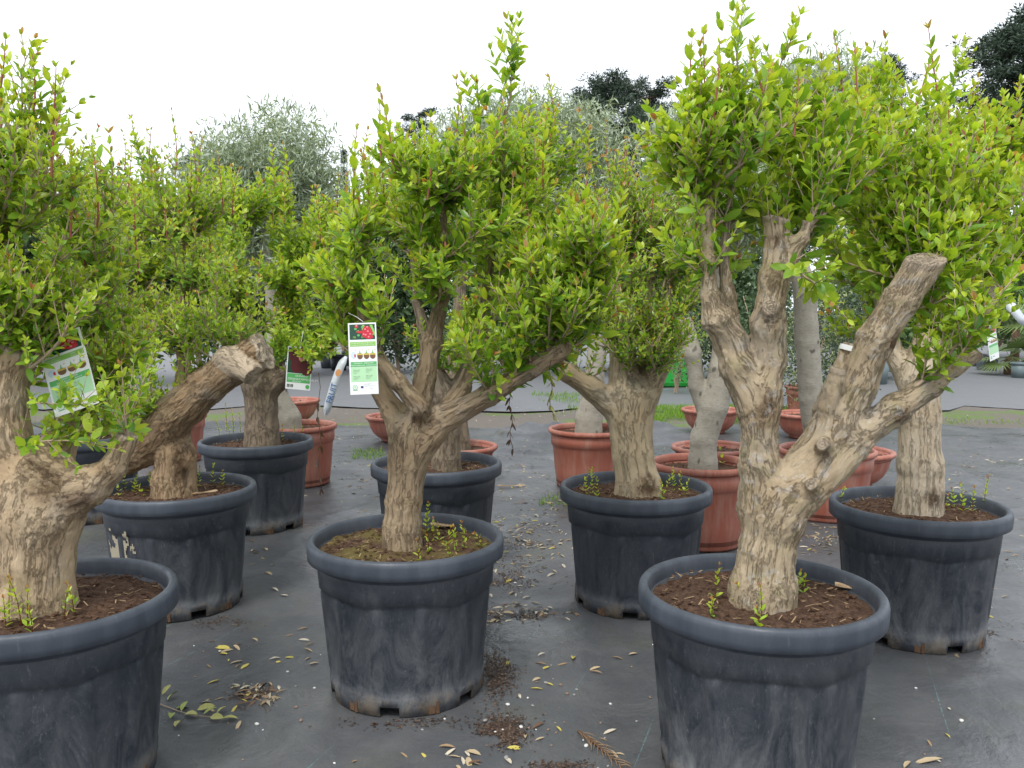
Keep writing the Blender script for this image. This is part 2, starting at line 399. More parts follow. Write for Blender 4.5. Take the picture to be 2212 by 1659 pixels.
def leaf_geom(L, tmpl=LT, f3=LF3, f4=LF4):
    pos, d, n, ln, wd, tint = L; s = np.cross(n, d); m = len(tmpl)
    V = pos[:, None] + ln[:, None, None] * tmpl[None, :, 0, None] * d[:, None] + wd[:, None, None] * tmpl[None, :, 1, None] * s[:, None] + ln[:, None, None] * tmpl[None, :, 2, None] * n[:, None]
    o = (np.arange(len(pos)) * m)[:, None, None]
    F = [(f3[None] + o).reshape(-1, 3)]
    if f4 is not None: F.append((f4[None] + o).reshape(-1, 4))
    C = np.concatenate([np.repeat(tint, m, 0), np.ones((len(pos) * m, 1))], 1)
    return V.reshape(-1, 3), F, C
LEAF_ME = []
for _c in range(len(PAL)):
    V_, F_, C_ = leaf_geom((np.zeros((1, 3)), np.array([[1., 0, 0]]), np.array([[0., 0, 1]]), np.ones(1), np.ones(1), PAL[_c:_c + 1]))
    LEAF_ME.append(np_mesh('leaf', V_, F_, LEAF, True, {'tint': ('FLOAT_COLOR', C_)}))

def bez(a, c, b, n):
    t = np.linspace(0, 1, n)[:, None]; return (1 - t) ** 2 * a + 2 * t * (1 - t) * c + t * t * b
def perp(t, rng):
    r = rng.normal(size=3); r -= r @ t * t; return r / (np.linalg.norm(r) + 1e-9)
class Foliage:
    def __init__(s, seed, leafL=.06, ratio=.36, red=.3, bright=0.0, node=.026):
        s.r = np.random.default_rng(seed); s.pos = []; s.d = []; s.n = []; s.l = []; s.w = []; s.c = []
        s.leafL, s.ratio, s.red, s.bright, s.node = leafL * 1.10, ratio, red * .8, bright, node * 1.08
    def leaves(s, p, d, stem, L, age):
        r = s.r; m = len(p)
        n = stem - np.sum(stem * d, 1, keepdims=True) * d; n = nrm(n) + .25 * r.normal(size=(m, 3)) + np.array((0, 0, .35))
        n -= np.sum(n * d, 1, keepdims=True) * d; n = nrm(n)
        s.pos.append(p); s.d.append(d); s.n.append(n); s.l.append(L); s.w.append(L * s.ratio * r.uniform(.82, 1.22, m))
        x = age * 3.5 + s.bright + r.normal(size=m) * 1.05 + 2.55
        x = np.where(r.random(m) < .012, 6.4, np.minimum(x, 6.2)); q = r.random(m)
        x = np.where((age > .84) & (q < s.red * .35), r.choice([6, 6, 7, 8], m), x)
        x = np.where((age > .93) & (q < s.red * 1.6), r.choice([7, 8, 8, 9], m), x)
        s.c.append(np.clip(np.rint(x), 0, 9).astype(int))
    def twig(s, mb, pts, r0, t0=.0, age0=.2, age1=1.0, small=1.0, dens=1.0):
        """leaves in opposite pairs along a stem; young small leaves at the tip"""
        r = s.r; pts = np.asarray(pts); seg = np.linalg.norm(np.diff(pts, axis=0), axis=1); cum = np.concatenate([[0], np.cumsum(seg)]); L = cum[-1]
        if mb is not None: mb.tube(pts, np.linspace(r0, r0 * .35, len(pts)), 5 if r0 > .002 else 4)
        nd = max(2, int(L * (1 - t0) / (s.node / dens))); i = np.arange(nd + 1)
        t = t0 + (1 - t0) * (i / nd) ** .9; x = t * L
        p = np.stack([np.interp(x, cum, pts[:, k]) for k in range(3)], 1); k = np.clip(np.searchsorted(cum, x, 'right') - 1, 0, len(pts) - 2)
        st = nrm(pts[k + 1] - pts[k]); ph = r.uniform(0, 6.28) + np.cumsum(math.pi / 2 + r.normal(size=nd + 1) * .25)
        u = nrm(np.cross(st, (0.12, .95, .2))); v = np.cross(st, u)
        sz = s.leafL * small * (1.05 - .45 * np.clip(t - .55, 0, 1) / .45) * r.uniform(.5, 1.18, nd + 1); age = age0 + (age1 - age0) * t
        P_, D_, S_, L_, A_ = [], [], [], [], []
        for sg in (0, math.pi):
            q = (ph + sg + r.normal(size=nd + 1) * .2)[:, None]; out = u * np.cos(q) + v * np.sin(q)
            aa = (R(62) - R(32) * t + r.normal(size=nd + 1) * .18)[:, None]; d = st * np.cos(aa) + out * np.sin(aa); d[:, 2] += .06; d = nrm(d)
            kp = r.random(nd + 1) > .05; P_.append(p[kp]); D_.append(d[kp]); S_.append(st[kp]); L_.append(sz[kp]); A_.append(age[kp])
            kp = r.random(nd + 1) < .45
            d2 = nrm(d + .7 * st + .3 * r.normal(size=(nd + 1, 3))); P_.append(p[kp]); D_.append(d2[kp]); S_.append(st[kp]); L_.append(sz[kp] * .62); A_.append(age[kp])
        e = nrm(pts[-1] - pts[-2]); d = nrm(e + .35 * r.normal(size=(2, 3))); P_.append(np.tile(pts[-1], (2, 1))); D_.append(d); S_.append(np.array([perp(d[0], r), perp(d[1], r)])); L_.append(np.full(2, s.leafL * small * .5)); A_.append(np.full(2, age1))
        s.leaves(*[np.concatenate(z) for z in (P_, D_, S_, L_, A_)])
    def shoot(s, mb, a, tip, r0=.005, bend=.35, twigs=None, t0=.12, age=(.1, .95), tw=(.08, .20), dens=1.0):
        r = s.r; D = np.linalg.norm(tip - a)
        c = a + (tip - a) * np.array((.72, .72, .40)) * (1 - min(bend, .5)) + (tip - a) * .45 * min(bend, .5) + np.array((0, 0, bend * D * .25)) + r.normal(size=3) * D * .05
        n = max(5, int(D / .05)); pts = bez(a, c, tip, n); pts[1:-1] += r.normal(size=(n - 2, 3)) * .004
        s.twig(mb, pts, r0, t0, age[0], age[1], dens=dens)
        k = int(D / .034) + 2 if twigs is None else twigs
        for _ in range(k):
            t = r.uniform(max(t0, .1), .93); i = int(t * (n - 1)); p = pts[i]; st = nrm(pts[min(i + 1, n - 1)] - p)
            d = nrm(st * r.uniform(.35, 1.0) + perp(st, r) * r.uniform(.5, .95) + np.array((0, 0, .45)))
            l = r.uniform(*tw) * (1.15 - .6 * t); m = 4
            q = bez(p, p + d * l * .5, p + d * l + np.array((0, 0, .18 * l)), m)
            s.twig(mb, q, r0 * .45, .15, age[0] + .35 * t * (age[1] - age[0]), min(1, .72 + .25 * t), .88, dens=dens)
    def arrays(s):
        c = np.concatenate(s.c); jit = np.random.default_rng(5).uniform(.85, 1.15, (len(c), 1))
        return [np.concatenate(z) for z in (s.pos, s.d, s.n, s.l, s.w)] + [PAL[c] * jit, c]

EYE_P = np.array((0, 0, EYE))
def finish_crown(fo, tree, base, n_ind=300):
    """the leaves that show largest become objects of their own, the others one mass"""
    pos, d, n, ln, wd, tint, ci = fo.arrays()
    mid = pos + d * ln[:, None] * .5; to = mid - EYE_P; dist = np.linalg.norm(to, axis=1); vd = to / dist[:, None]
    face = np.abs(np.sum(vd * n, 1)) * .9 + .1; area = ln * wd * face / dist ** 2
    up = P_uv(mid); vis = (up[:, 0] > 0) & (up[:, 0] < 2212) & (up[:, 1] > 0) & (up[:, 1] < 1659)
    fr = (dist - dist.min()); score = area * vis * np.exp(-fr / .18)
    pick = np.argsort(-score)[:n_ind] if n_ind else np.array([], int)
    rest = np.ones(len(pos), bool); rest[pick] = False
    V, F, C = leaf_geom((pos[rest] - base, d[rest], n[rest], ln[rest], wd[rest], tint[rest]))
    me = np_mesh('crown', V, F, LEAF, True, {'tint': ('FLOAT_COLOR', C)})
    cr = ob('crown', me, tree); cr['kind'] = 'stuff'
    sd = np.cross(n, d)
    for i in pick:
        o = bpy.data.objects.new('leaf', LEAF_ME[ci[i]])
        M = Matrix.Identity(4)
        for k in range(3):
            M[k][0] = d[i][k] * ln[i]; M[k][1] = sd[i][k] * wd[i]; M[k][2] = n[i][k] * ln[i]; M[k][3] = pos[i][k] - base[k]
        o.matrix_basis = M; link(o, cr)
    return cr
def P_uv(p):
    z = p[:, 2] - EYE; Fd = p[:, 1] * _cp - z * _sp; U = p[:, 1] * _sp + z * _cp
    return np.stack([CX + F_PX * p[:, 0] / Fd, CY - F_PX * U / Fd], 1)
def blob_tips(blobs, Y, n, rng, shell=.5):
    vol = np.array([b[2] * b[3] * b[5] for b in blobs], float); vol /= vol.sum(); T = []
    for _ in range(n):
        b = blobs[rng.choice(len(blobs), p=vol)]; c = P(b[0], b[1], Y + b[4]); px = PX(Y + b[4])
        v = rng.normal(size=3); v /= np.linalg.norm(v); rr = rng.uniform(shell, 1) ** .7
        T.append(c + v * rr * np.array((b[2] * px, b[5], b[3] * px)))
    return np.array(T)
BARK = {}
def pomegranate(pot, chains, anchors, blobs, n_shoot, tips, label, seed, vox=.006, mat=None, leafL=.06, ratio=.36, red=.3, bright=0., node=.028, n_ind=300, dens=1.0, extra=None, trunk_kw=None, stains=(), shell=.45):
    Y = pot[1]; p0, r0 = chains[0]['p'][0]; base = np.array((p0[0], p0[1], .475))
    chains[0]['p'].insert(0, (np.array((p0[0], p0[1], .40)), r0 * 1.3))
    t = empty('pomegranate_tree', base); tag(t, label, 'tree', 'pomegranate trees in pots')
    ob('trunk', trunk_mesh('trunk', chains, base, vox, mat, seed=seed, stains=[(P(u, v, Y + dy), r * PX(Y + dy)) for u, v, dy, r in stains], **(trunk_kw or {})), t)
    fo = Foliage(seed, leafL, ratio, red, bright, node); rng = np.random.default_rng(seed + 77)
    A = np.array([P(u, v, Y + dy) for u, v, dy in anchors])
    T = blob_tips(blobs, Y, int(n_shoot * 1.35), rng, shell)
    jobs = []
    for tp in T:
        dd = np.linalg.norm(A - tp, axis=1) + 2.0 * np.clip(A[:, 2] - tp[2] + .12, 0, 9) + rng.uniform(0, .08, len(A))
        a = A[np.argmin(dd)] + rng.normal(size=3) * .012
        jobs.append((a, tp, .0055, .12))
    for (u0, v0, d0), (u1, v1, d1), r0, bend in tips: jobs.append((P(u0, v0, Y + d0), P(u1, v1, Y + d1), r0, bend))
    for a, tp, r0, bend in jobs:
        mb = MB(); fo.shoot(mb, a - base * 0, tp, r0, bend, dens=dens)
        me = mb.mesh('shoot', STEM); me.transform(Matrix.Translation(Vector(-base))); ob('shoot', me, t)
    top = sorted(range(len(T)), key=lambda i: -T[i][2])[:int(len(T) * .45)]
    for i in rng.choice(top, min(22, len(top)), replace=False):          # straight young leaders standing out of the crown
        a = T[i] - np.array((0, 0, .06)); b = T[i] + np.array((rng.normal() * .03, rng.normal() * .03, rng.uniform(.09, .22))); mb = MB(); n = 5
        fo.twig(mb, bez(a, (a + b) / 2 + rng.normal(size=3) * .01, b, n), .0034, .0, .45, .97, .85, 1.0)
        me = mb.mesh('shoot', REDSTEM); me.transform(Matrix.Translation(Vector(-base))); ob('shoot', me, t)
    if extra: extra(fo, t, base)
    finish_crown(fo, t, base, n_ind)
    return t

# ================================================================== SETTING
rs = np.random.default_rng(11)
AZ = R(19.8)                                            # the fabric's weave runs this way
def fabric_mat(name='ground_fabric', sheen_tint=0.0):
    m, t, b, o = new_mat(name); g = N(t)
    co = g.coord()
    rot = g.n('Mapping'); rot.inputs['Rotation'].default_value = (0, 0, AZ); g.l(g.n('TexCoord').outputs['Object'], rot.inputs[0])
    sx = g.n('SeparateXYZ'); g.l(rot.outputs[0], sx.inputs[0])
    c = g.mix(g.noise(co, 1.3, 4), (.056, .058, .062), (.088, .091, .096))
    dust = g.ramp(g.noise(co, 4, 6, .7), [(.45, 0), (.75, 1)]); c = g.mix(g.math('MULTIPLY', dust, .5), c, (.135, .132, .126))
    moss = g.ramp(g.noise(co, 1.7, 5, .65, .4), [(.56, 0), (.70, 1)]); c = g.mix(g.math('MULTIPLY', moss, .35), c, (.075, .080, .030))
    soil = g.ramp(g.noise(co, 2.4, 6, .72, .8), [(.62, 0), (.72, 1)]); c = g.mix(g.math('MULTIPLY', soil, .4), c, (.055, .042, .032))
    # stitched marker threads every 30 cm, partly worn away
    ln = g.math('ABSOLUTE', g.math('SUBTRACT', g.math('FRACT', g.math('ADD', g.math('MULTIPLY', sx.outputs[0], 1 / .305), .05)), .5))
    wob = g.math('MULTIPLY', g.math('SUBTRACT', g.noise(co, 3, 2), .5), .03)
    ln = g.math('LESS_THAN', g.math('ABSOLUTE', g.math('ADD', ln, wob)), .0036)
    brk = g.math('MULTIPLY', g.ramp(g.noise(co, 1.1, 3, .6), [(.46, 0), (.60, 1)]), g.ramp(g.noise(co, 60, 2), [(.40, 0), (.55, 1)]))
    c = g.mix(g.math('MULTIPLY', g.math('MULTIPLY', ln, brk), .8), c, (.13, .27, .27))
    spk = g.ramp(g.voro(co, 34), [(0, 1), (.05, 0)]); c = g.mix(g.math('MULTIPLY', g.math('MULTIPLY', spk, g.ramp(g.noise(co, 3, 3), [(.45, 0), (.6, 1)])), .6), c, (.22, .19, .15))
    if sheen_tint: c = g.mix(sheen_tint, c, (.21, .215, .225))  # pale sky sheen at low angles, mixed into the base colour
    g.l(c, b.inputs['Base Color']); g.l(g.ramp(g.noise(co, 1.6, 6, .6, .5), [(.36, .24), (.62, .56)]), b.inputs['Roughness'])
    b.inputs['Specular IOR Level'].default_value = .6
    if sheen_tint:
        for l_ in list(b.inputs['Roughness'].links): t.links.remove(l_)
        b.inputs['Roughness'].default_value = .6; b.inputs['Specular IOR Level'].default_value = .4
    wv = g.n('TexWave', wave_type='BANDS', bands_direction='X'); wv.inputs['Scale'].default_value = 120; g.l(rot.outputs[0], wv.inputs[0])
    n1 = g.bump(g.noise(co, 5, 6, .62, .3), .5, .03); n2 = g.bump(wv.outputs[1], .12, .002, n1)
    g.l(n2, b.inputs['Normal']); return m
FAB = fabric_mat(); FAB2 = fabric_mat('ground_fabric_sheen_tint', .55)  # FAB2: far sheet's copy, lighter because sky sheen is painted in
def gravel_mat():
    m, t, b, o = new_mat('gravel'); g = N(t); co = g.coord()
    c = g.mix(g.noise(co, 40, 5, .8), (.09, .075, .06), (.24, .21, .18))
    c = g.mix(g.ramp(g.noise(co, 1.1, 4, .6), [(.52, 0), (.62, .75)]), c, (.12, .20, .03))
    g.l(c, b.inputs['Base Color']); b.inputs['Roughness'].default_value = .95
    g.l(g.bump(g.noise(co, 70, 5, .8), .8, .03), b.inputs['Normal']); return m
GRAV = gravel_mat()
FOLDS = []          # (points in plan, height, width)
def fold(uvs, h, wd): FOLDS.append((np.array([G(u, v)[:2] for u, v in uvs]), h, wd))
fold([(1040, 900), (1120, 922), (1200, 930), (1290, 925)], .09, .10)
fold([(1080, 940), (1180, 945), (1270, 935)], .06, .06)
fold([(1060, 972), (1180, 982), (1260, 1000)], .035, .04)
fold([(1100, 1010), (1230, 1010)], .025, .035)
fold([(1400, 925), (1480, 918), (1560, 905)], .08, .10)
fold([(1410, 955), (1470, 945), (1530, 940)], .04, .06)
fold([(2040, 1000), (2110, 1040), (2160, 1060)], .02, .04)
fold([(2000, 1390), (2120, 1372), (2230, 1400)], .018, .03)
fold([(2040, 1470), (2230, 1440)], .006, .03)
fold([(700, 1118), (790, 1095), (840, 1065)], .015, .03)
fold([(1060, 1330), (1150, 1318), (1240, 1315)], .012, .025)
fold([(480, 1640), (560, 1540), (600, 1450)], .008, .04)
fold([(610, 1130), (640, 1180), (560, 1230)], .006, .03)
fold([(2010, 1210), (2230, 1170)], .006, .04)
fold([(1000, 890), (760, 905)], .03, .08)
def fab_h(x, y):
    p = np.stack([x, y, 0 * x], -1); h = -.007 + .006 * fbm(p * 1.9, 3, 3) + .003 * fbm(p * np.array((9, 5, 1)), 2, 8)
    for pts, hh, wd in FOLDS:
        d = np.full(x.shape, 9.); along = np.zeros(x.shape)
        for a, b in zip(pts[:-1], pts[1:]):
            ab = b - a; t = np.clip(((x - a[0]) * ab[0] + (y - a[1]) * ab[1]) / (ab @ ab), 0, 1)
            e = np.hypot(x - a[0] - t * ab[0], y - a[1] - t * ab[1]); d = np.minimum(d, e)
        wob = 1 + .5 * fbm(p * 6, 2, 21)
        h = h + hh * wob * np.exp(-(d / wd) ** 2)
    return h
def sheet(name, xs, ys, zf, mat, ragged=0.0):
    X, Yg = np.meshgrid(xs, ys, indexing='ij')
    if ragged: Yg = Yg + ragged * fbm(np.stack([X * .9, 0 * X, 0 * X], -1), 4, 31) * np.clip((Yg - 8.5) / 1.0, 0, 1)
    Z = zf(X, Yg); V = np.stack([X, Yg, Z], -1).reshape(-1, 3)
    n, m = len(xs), len(ys); i = np.arange(n - 1)[:, None] * m; j = np.arange(m - 1)[None]
    Q = np.stack([i + j, i + m + j, i + m + j + 1, i + j + 1], -1).reshape(-1, 4)
    return ob(name, np_mesh(name, V, Q, mat))
tag(sheet('ground', np.array([-900., -60, 0, 60, 900]), np.array([-60., 0, 40, 120, 1500]), lambda x, y: 0 * x - .06, plain('earth', (.10, .10, .05), .95, .4)), kind='structure')
tag(sheet('ground_fabric', np.concatenate([np.linspace(-9, -3, 60), np.arange(-2.9, 4.4, .03), np.linspace(4.4, 9, 50)]), np.concatenate([np.linspace(-2, 1.4, 12), np.arange(1.5, 6.0, .03), np.arange(6.0, 10.1, .04)]), fab_h, FAB, .7), kind='structure')
tag(sheet('gravel_strip', np.linspace(-14, 16, 60), np.linspace(9.3, 12.6, 20), lambda x, y: -.035 + .02 * fbm(np.stack([x, y, 0 * x], -1) * 1.5, 3), GRAV), kind='structure')
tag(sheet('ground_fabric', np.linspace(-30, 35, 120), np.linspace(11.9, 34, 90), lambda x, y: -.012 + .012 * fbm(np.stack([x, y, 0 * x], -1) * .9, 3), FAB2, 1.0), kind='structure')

# ================================================================== POTS
def black_pot_meshes(rng_seed=0):
    k = 156; th = np.arange(k) * 2 * np.pi / k
    zs = .372 + .014 * np.abs(np.sin(th * 3 + .4)) + .006 * np.sin(th * 2)
    rows = []
    def add(z, dr): rows.append(np.stack([z + 0 * th, .272 + .046 * (z / .5) + dr + 0 * th], 1))
    add(np.zeros(k), .0015); add(np.full(k, .034), .0015); add(np.full(k, .062), .0015); add(np.full(k, .066), -.003)
    flut = -.007 + .0075 * (np.cos(th * 12) > .80) * 1.0
    for f in (.12, .3, .5, .7, .88, .97): add(.066 + f * (zs - .066), flut if f > .1 else -.004)
    add(zs + .001, -.0045); add(zs + .007, .003); add(np.full(k, .43), .003); add(np.full(k, .503), .002)
    A = np.array(rows); n = len(A)
    V = np.stack([A[:, :, 1] * np.cos(th), A[:, :, 1] * np.sin(th), A[:, :, 0]], -1).reshape(-1, 3)
    Q = []
    for i in range(n - 1):
        for j in range(k):
            if i == 0 and (j % 26) < 6: continue
            Q.append((i * k + j, i * k + (j + 1) % k, (i + 1) * k + (j + 1) % k, (i + 1) * k + j))
    body = np_mesh('body', V, np.array(Q), POT)
    mb = MB()
    prof = [(.314, .46), (.330, .486), (.345, .484), (.3495, .487), (.351, .505), (.3515, .530), (.349, .541), (.343, .5485), (.335, .550), (.327, .547), (.322, .538), (.319, .515), (.314, .46)]
    mb.lathe(prof, 160); rim = mb.mesh('rim', RIM)
    return body, rim
BODY_ME, RIM_ME = black_pot_meshes()
def soil_mesh(r, z, mat, seed, mound=.012, k=90, rings=30):
    th = np.arange(k) * 2 * np.pi / k; rr = np.linspace(.02, 1, rings) * r
    X = rr[:, None] * np.cos(th); Yy = rr[:, None] * np.sin(th); p = np.stack([X, Yy, 0 * X + seed], -1)
    Z = z + mound * (1 - (rr[:, None] / r) ** 2) + .010 * fbm(p * 14, 3, seed) + .006 * fbm(p * 45, 2, seed + 1)
    V = np.stack([X, Yy, Z], -1).reshape(-1, 3); V = np.vstack([V, [[0, 0, z + mound]]])
    i = np.arange(rings - 1)[:, None] * k; j = np.arange(k)[None]; j2 = (j + 1) % k
    Q = np.stack([i + j, i + j2, i + k + j2, i + k + j], -1).reshape(-1, 4); T = np.array([(x, len(V) - 1, (x + 1) % k)[::-1] for x in range(k)])
    return np_mesh('soil', V, [Q, T], mat)
def scatter_bits(n, r, z, seed, long=.016, thick=.0022, mat=None, name='soil_chips', flat=True):
    rg = np.random.default_rng(seed); mb = MB()
    for _ in range(n):
        a = rg.uniform(0, 6.28); q = r * math.sqrt(rg.uniform(.0, 1)); L = long * rg.uniform(.35, 1.3); c = (q * math.cos(a), q * math.sin(a), z + rg.uniform(.002, .010))
        e = Quaternion((0, 0, 1), rg.uniform(0, 6.28)) @ Quaternion((0, 1, 0), rg.normal() * .25); M = np.array(e.to_matrix())
        mb.box(c, (L / 2, thick * rg.uniform(.5, 1.8), thick * .5), M)
    return mb.mesh(name, mat, False)
SLOT = plain('drain_soil', (.10, .055, .03), .95, .6)
def slot_mesh():
    mb = MB(); mb.box((.2735, 0, .022), (.0025, .011, .020)); mb.box((.2745, .020, .022), (.0030, .0055, .021)); return mb.mesh('drain_slot', SLOT, False)
SLOT_ME = slot_mesh()
def black_pot(x, y, rz, label, seed, mossy=False, chips=260, fibres=120):
    t = empty('plant_pot', (x, y, -.004), rz); tag(t, label, 'plant pot', 'black plastic tree pots')
    b = ob('body', BODY_ME, t); md = b.modifiers.new('wall', 'SOLIDIFY'); md.thickness = .007; md.offset = -1
    ob('rim', RIM_ME, t)
    ob('soil', soil_mesh(.318, .497, SOILM if mossy else SOIL, seed), t)
    tag(ob('soil_chips', scatter_bits(chips, .30, .503, seed + 1, .016, .003, CRUMB), t), kind='stuff')
    tag(ob('straw_bits', scatter_bits(fibres, .30, .505, seed + 2, .022, .0011, FIBRE, 'straw_bits'), t), kind='stuff')
    for i in range(6):
        s = ob('drain_slot', SLOT_ME, t); s.rotation_euler = (0, 0, (i * 26 + 16) * 2 * math.pi / 156)
    return t
def red_pot(x, y, d, h, label, seed, kind='tall', soil=True, soil_d=.035):
    t = empty('planter', (x, y, -.004), seed * 1.3); tag(t, label, 'planter', 'terracotta coloured planters'); r = d / 2
    mb = MB(); mr = MB()
    if kind == 'tall':
        mb.lathe([(.02, .01), (r * .74, .01), (r * .77, 0), (r * .79, .012), (r * .84, h * .30), (r * .885, h * .68), (r * .90, h * .70), (r * .905, h * .715), (r * .925, h * .725), (r * .935, h * .93), (r * .92, h * .93), (r * .88, h * .72), (r * .80, .03), (.02, .03)], 80)
        mr.lathe([(r * .90, h * .915), (r * .965, h * .915), (r * .992, h * .93), (r, h * .955), (r * .99, h * .985), (r * .955, h), (r * .92, h * .99), (r * .90, h * .965), (r * .90, h * .915)], 80)
    else:
        mb.lathe([(.02, .012), (r * .42, .012), (r * .46, 0), (r * .50, .01), (r * .50, h * .10), (r * .60, h * .16), (r * .74, h * .32), (r * .84, h * .55), (r * .89, h * .80), (r * .90, h * .90), (r * .86, h * .9), (r * .80, h * .55), (r * .5, h * .2), (.02, h * .2)], 80)
        mr.lathe([(r * .86, h * .86), (r * .95, h * .85), (r * .99, h * .89), (r, h * .94), (r * .98, h * .985), (r * .93, h), (r * .88, h * .975), (r * .86, h * .93), (r * .86, h * .86)], 80)
    ob('body', mb.mesh('body', TERRA), t); ob('rim', mr.mesh('rim', TERRA), t)
    if soil:
        ob('soil', soil_mesh(r * .905, h - soil_d - .02, SOIL, seed, k=64, rings=16), t)
        tag(ob('soil_chips', scatter_bits(90, r * .85, h - soil_d - .012, seed + 1, .02, .003, CRUMB), t), kind='stuff')
    return t
POTS = {'C': (-.381, 2.981), 'R1': (.726, 2.411), 'R2': (.575, 3.87), 'R3': (1.712, 3.50), 'L1': (-1.335, 2.36), 'L2': (-1.549, 3.845), 'L3': (-1.616, 5.275), 'C2': (-.406, 4.481), 'L4': (-2.80, 5.5)}
black_pot(*POTS['C'], .30, 'dusty black plastic pot with mossy soil under the tree with the hanging tag', 1, True)
black_pot(*POTS['R1'], .9, 'black plastic pot holding the fork trunked tree with sawn upright stumps', 2)
black_pot(*POTS['R2'], .2, 'black pot with clay crusted base under the pale vase shaped trunk', 3)
black_pot(*POTS['R3'], .55, 'black pot under the pale flaking trunk beside the open fabric path', 4)
black_pot(*POTS['L1'], 1.3, 'scratched black pot holding the thickest pale trunk with red tipped sprouts', 5)
black_pot(*POTS['L2'], .0, 'black pot with cream paint stain under the slanting sawn limb', 6)
black_pot(*POTS['L3'], .4, 'black pot touching the terracotta planter with the white trunk', 7)
black_pot(*POTS['L4'], .5, 'black pot almost hidden behind the low leafy shoots of the thickest tree', 9)
black_pot(*POTS['C2'], .1, 'black pot partly hidden behind the mossy soiled pot', 8)
# cream stain on the pot of the slanting limb: a dried splash on its wall
def splash(pot, a0, a1, z0, z1, mat):
    n, m = 40, 30; th = np.linspace(a0, a1, n)[:, None]; z = np.linspace(z0, z1, m)[None]
    p = np.stack([th * 3 + 0 * z, z * 9 + 0 * th, 0 * th * z], -1); f = fbm(p * 3.0, 4, 77)
    e = 1.15 * np.sqrt(((th - (a0 + a1) / 2) / (a1 - a0) * 2) ** 2 + ((z - (z0 + z1) / 2) / (z1 - z0) * 2) ** 2)
    r = .272 + .046 * (z / .5) + np.where(z > .383, .0042, -.0035) + 0 * th
    V = np.stack([pot[0] + r * np.cos(th), pot[1] + r * np.sin(th), z + 0 * th], -1).reshape(-1, 3); Q = []
    for i in range(n - 1):
        for j in range(m - 1):
            if e[i, j] + f[i, j] * 1.1 < .75: Q.append((i * m + j, (i + 1) * m + j, (i + 1) * m + j + 1, i * m + j + 1))
    return np_mesh('splash', V, np.array(Q), mat)
def red_at(u, vbase, d, h, label, seed, kind='tall', Y=None, **k):
    fr = G(u, vbase); rb = d / 2 * (.78 if kind == 'tall' else .46); Yc = (fr[1] + rb) if Y is None else Y
    x = (u - CX) / F_PX * Yc * 1.004
    red_pot(x, Yc, d, h, label, seed, kind, **k); return (x, Yc)
RP = {}
RP['Lr'] = red_at(640, 1055, .62, .47, 'tall terracotta planter holding the white olive trunk', 21)
RP['Mr'] = red_at(1276, 1060, .66, .45, 'tall terracotta planter standing behind the pale vase shaped trunk', 22)
RP['Yr'] = red_at(1520, 1192, .60, .48, 'tall terracotta planter holding the forked smooth olive trunk', 23)
RP['Sr'] = red_at(1790, 1130, .63, .45, 'tall terracotta planter holding the straight smooth olive stem', 24)
RP['b1'] = red_at(856, 955, .66, .27, 'terracotta bowl with a white plant stick on the fabric', 25, 'bowl')
RP['b2'] = red_at(987, 1000, .66, .28, 'terracotta bowl with dark gnarled trunk behind the half hidden black pot', 26, 'bowl', Y=6.75)
RP['b3'] = red_at(1542, 1030, .66, .28, 'terracotta bowl with dry tufted soil behind the forked olive', 27, 'bowl', Y=6.7)
RP['b4'] = red_at(1536, 930, .66, .27, 'terracotta bowl standing by the green grass strip', 28, 'bowl', Y=9.4)
RP['b5'] = red_at(1842, 1035, .66, .28, 'terracotta bowl beside the flaking trunk and fabric path', 29, 'bowl', Y=6.5)
RP['b6'] = red_at(1742, 940, .66, .27, 'terracotta bowl with small white sticker under the leafy shrub', 30, 'bowl', Y=9.0)
RP['b7'] = red_at(632, 880, .66, .28, 'terracotta bowl behind the white olive trunk planter', 31, 'bowl', Y=10.3)
RP['b8'] = red_at(1748, 905, .60, .42, 'terracotta planter under the variegated shrub', 32, 'tall', Y=10.6)
RP['b9'] = red_at(370, 960, .60, .42, 'terracotta planter seen past the leafy slanting limb', 33, 'tall', Y=7.6)

# ================================================================== POMEGRANATES
B_C = bark_mat('bark_brown', (0.405, 0.312, 0.206), (0.307, 0.208, 0.123), (0.119, 0.072, 0.039), lich=.25, crack=.5)
B_R1 = bark_mat('bark_tan', (0.490, 0.397, 0.273), (0.384, 0.278, 0.165), (0.155, 0.099, 0.052), lich=.4, crack=.55, pale=.5)
B_R2 = bark_mat('bark_pale', (0.490, 0.397, 0.267), (0.421, 0.317, 0.194), (0.219, 0.144, 0.078), lich=.2, crack=.3, scale=.9)
B_R3 = bark_mat('bark_flaking', (0.584, 0.492, 0.372), (0.517, 0.398, 0.259), (0.201, 0.121, 0.061), lich=.15, crack=.4, scale=.8, pale=.2)
B_L1 = bark_mat('bark_cream', (0.537, 0.417, 0.278), (0.441, 0.304, 0.173), (0.183, 0.107, 0.056), lich=.15, crack=.45, scale=.8)
B_L2 = bark_mat('bark_rough', (0.404, 0.294, 0.183), (0.298, 0.184, 0.095), (0.110, 0.059, 0.031), lich=.2, crack=.6, cut=(.66, .54, .40))
B_D = bark_mat('bark_dark', (0.274, 0.220, 0.161), (0.192, 0.138, 0.093), (0.082, 0.056, 0.037), lich=.2, crack=.5)

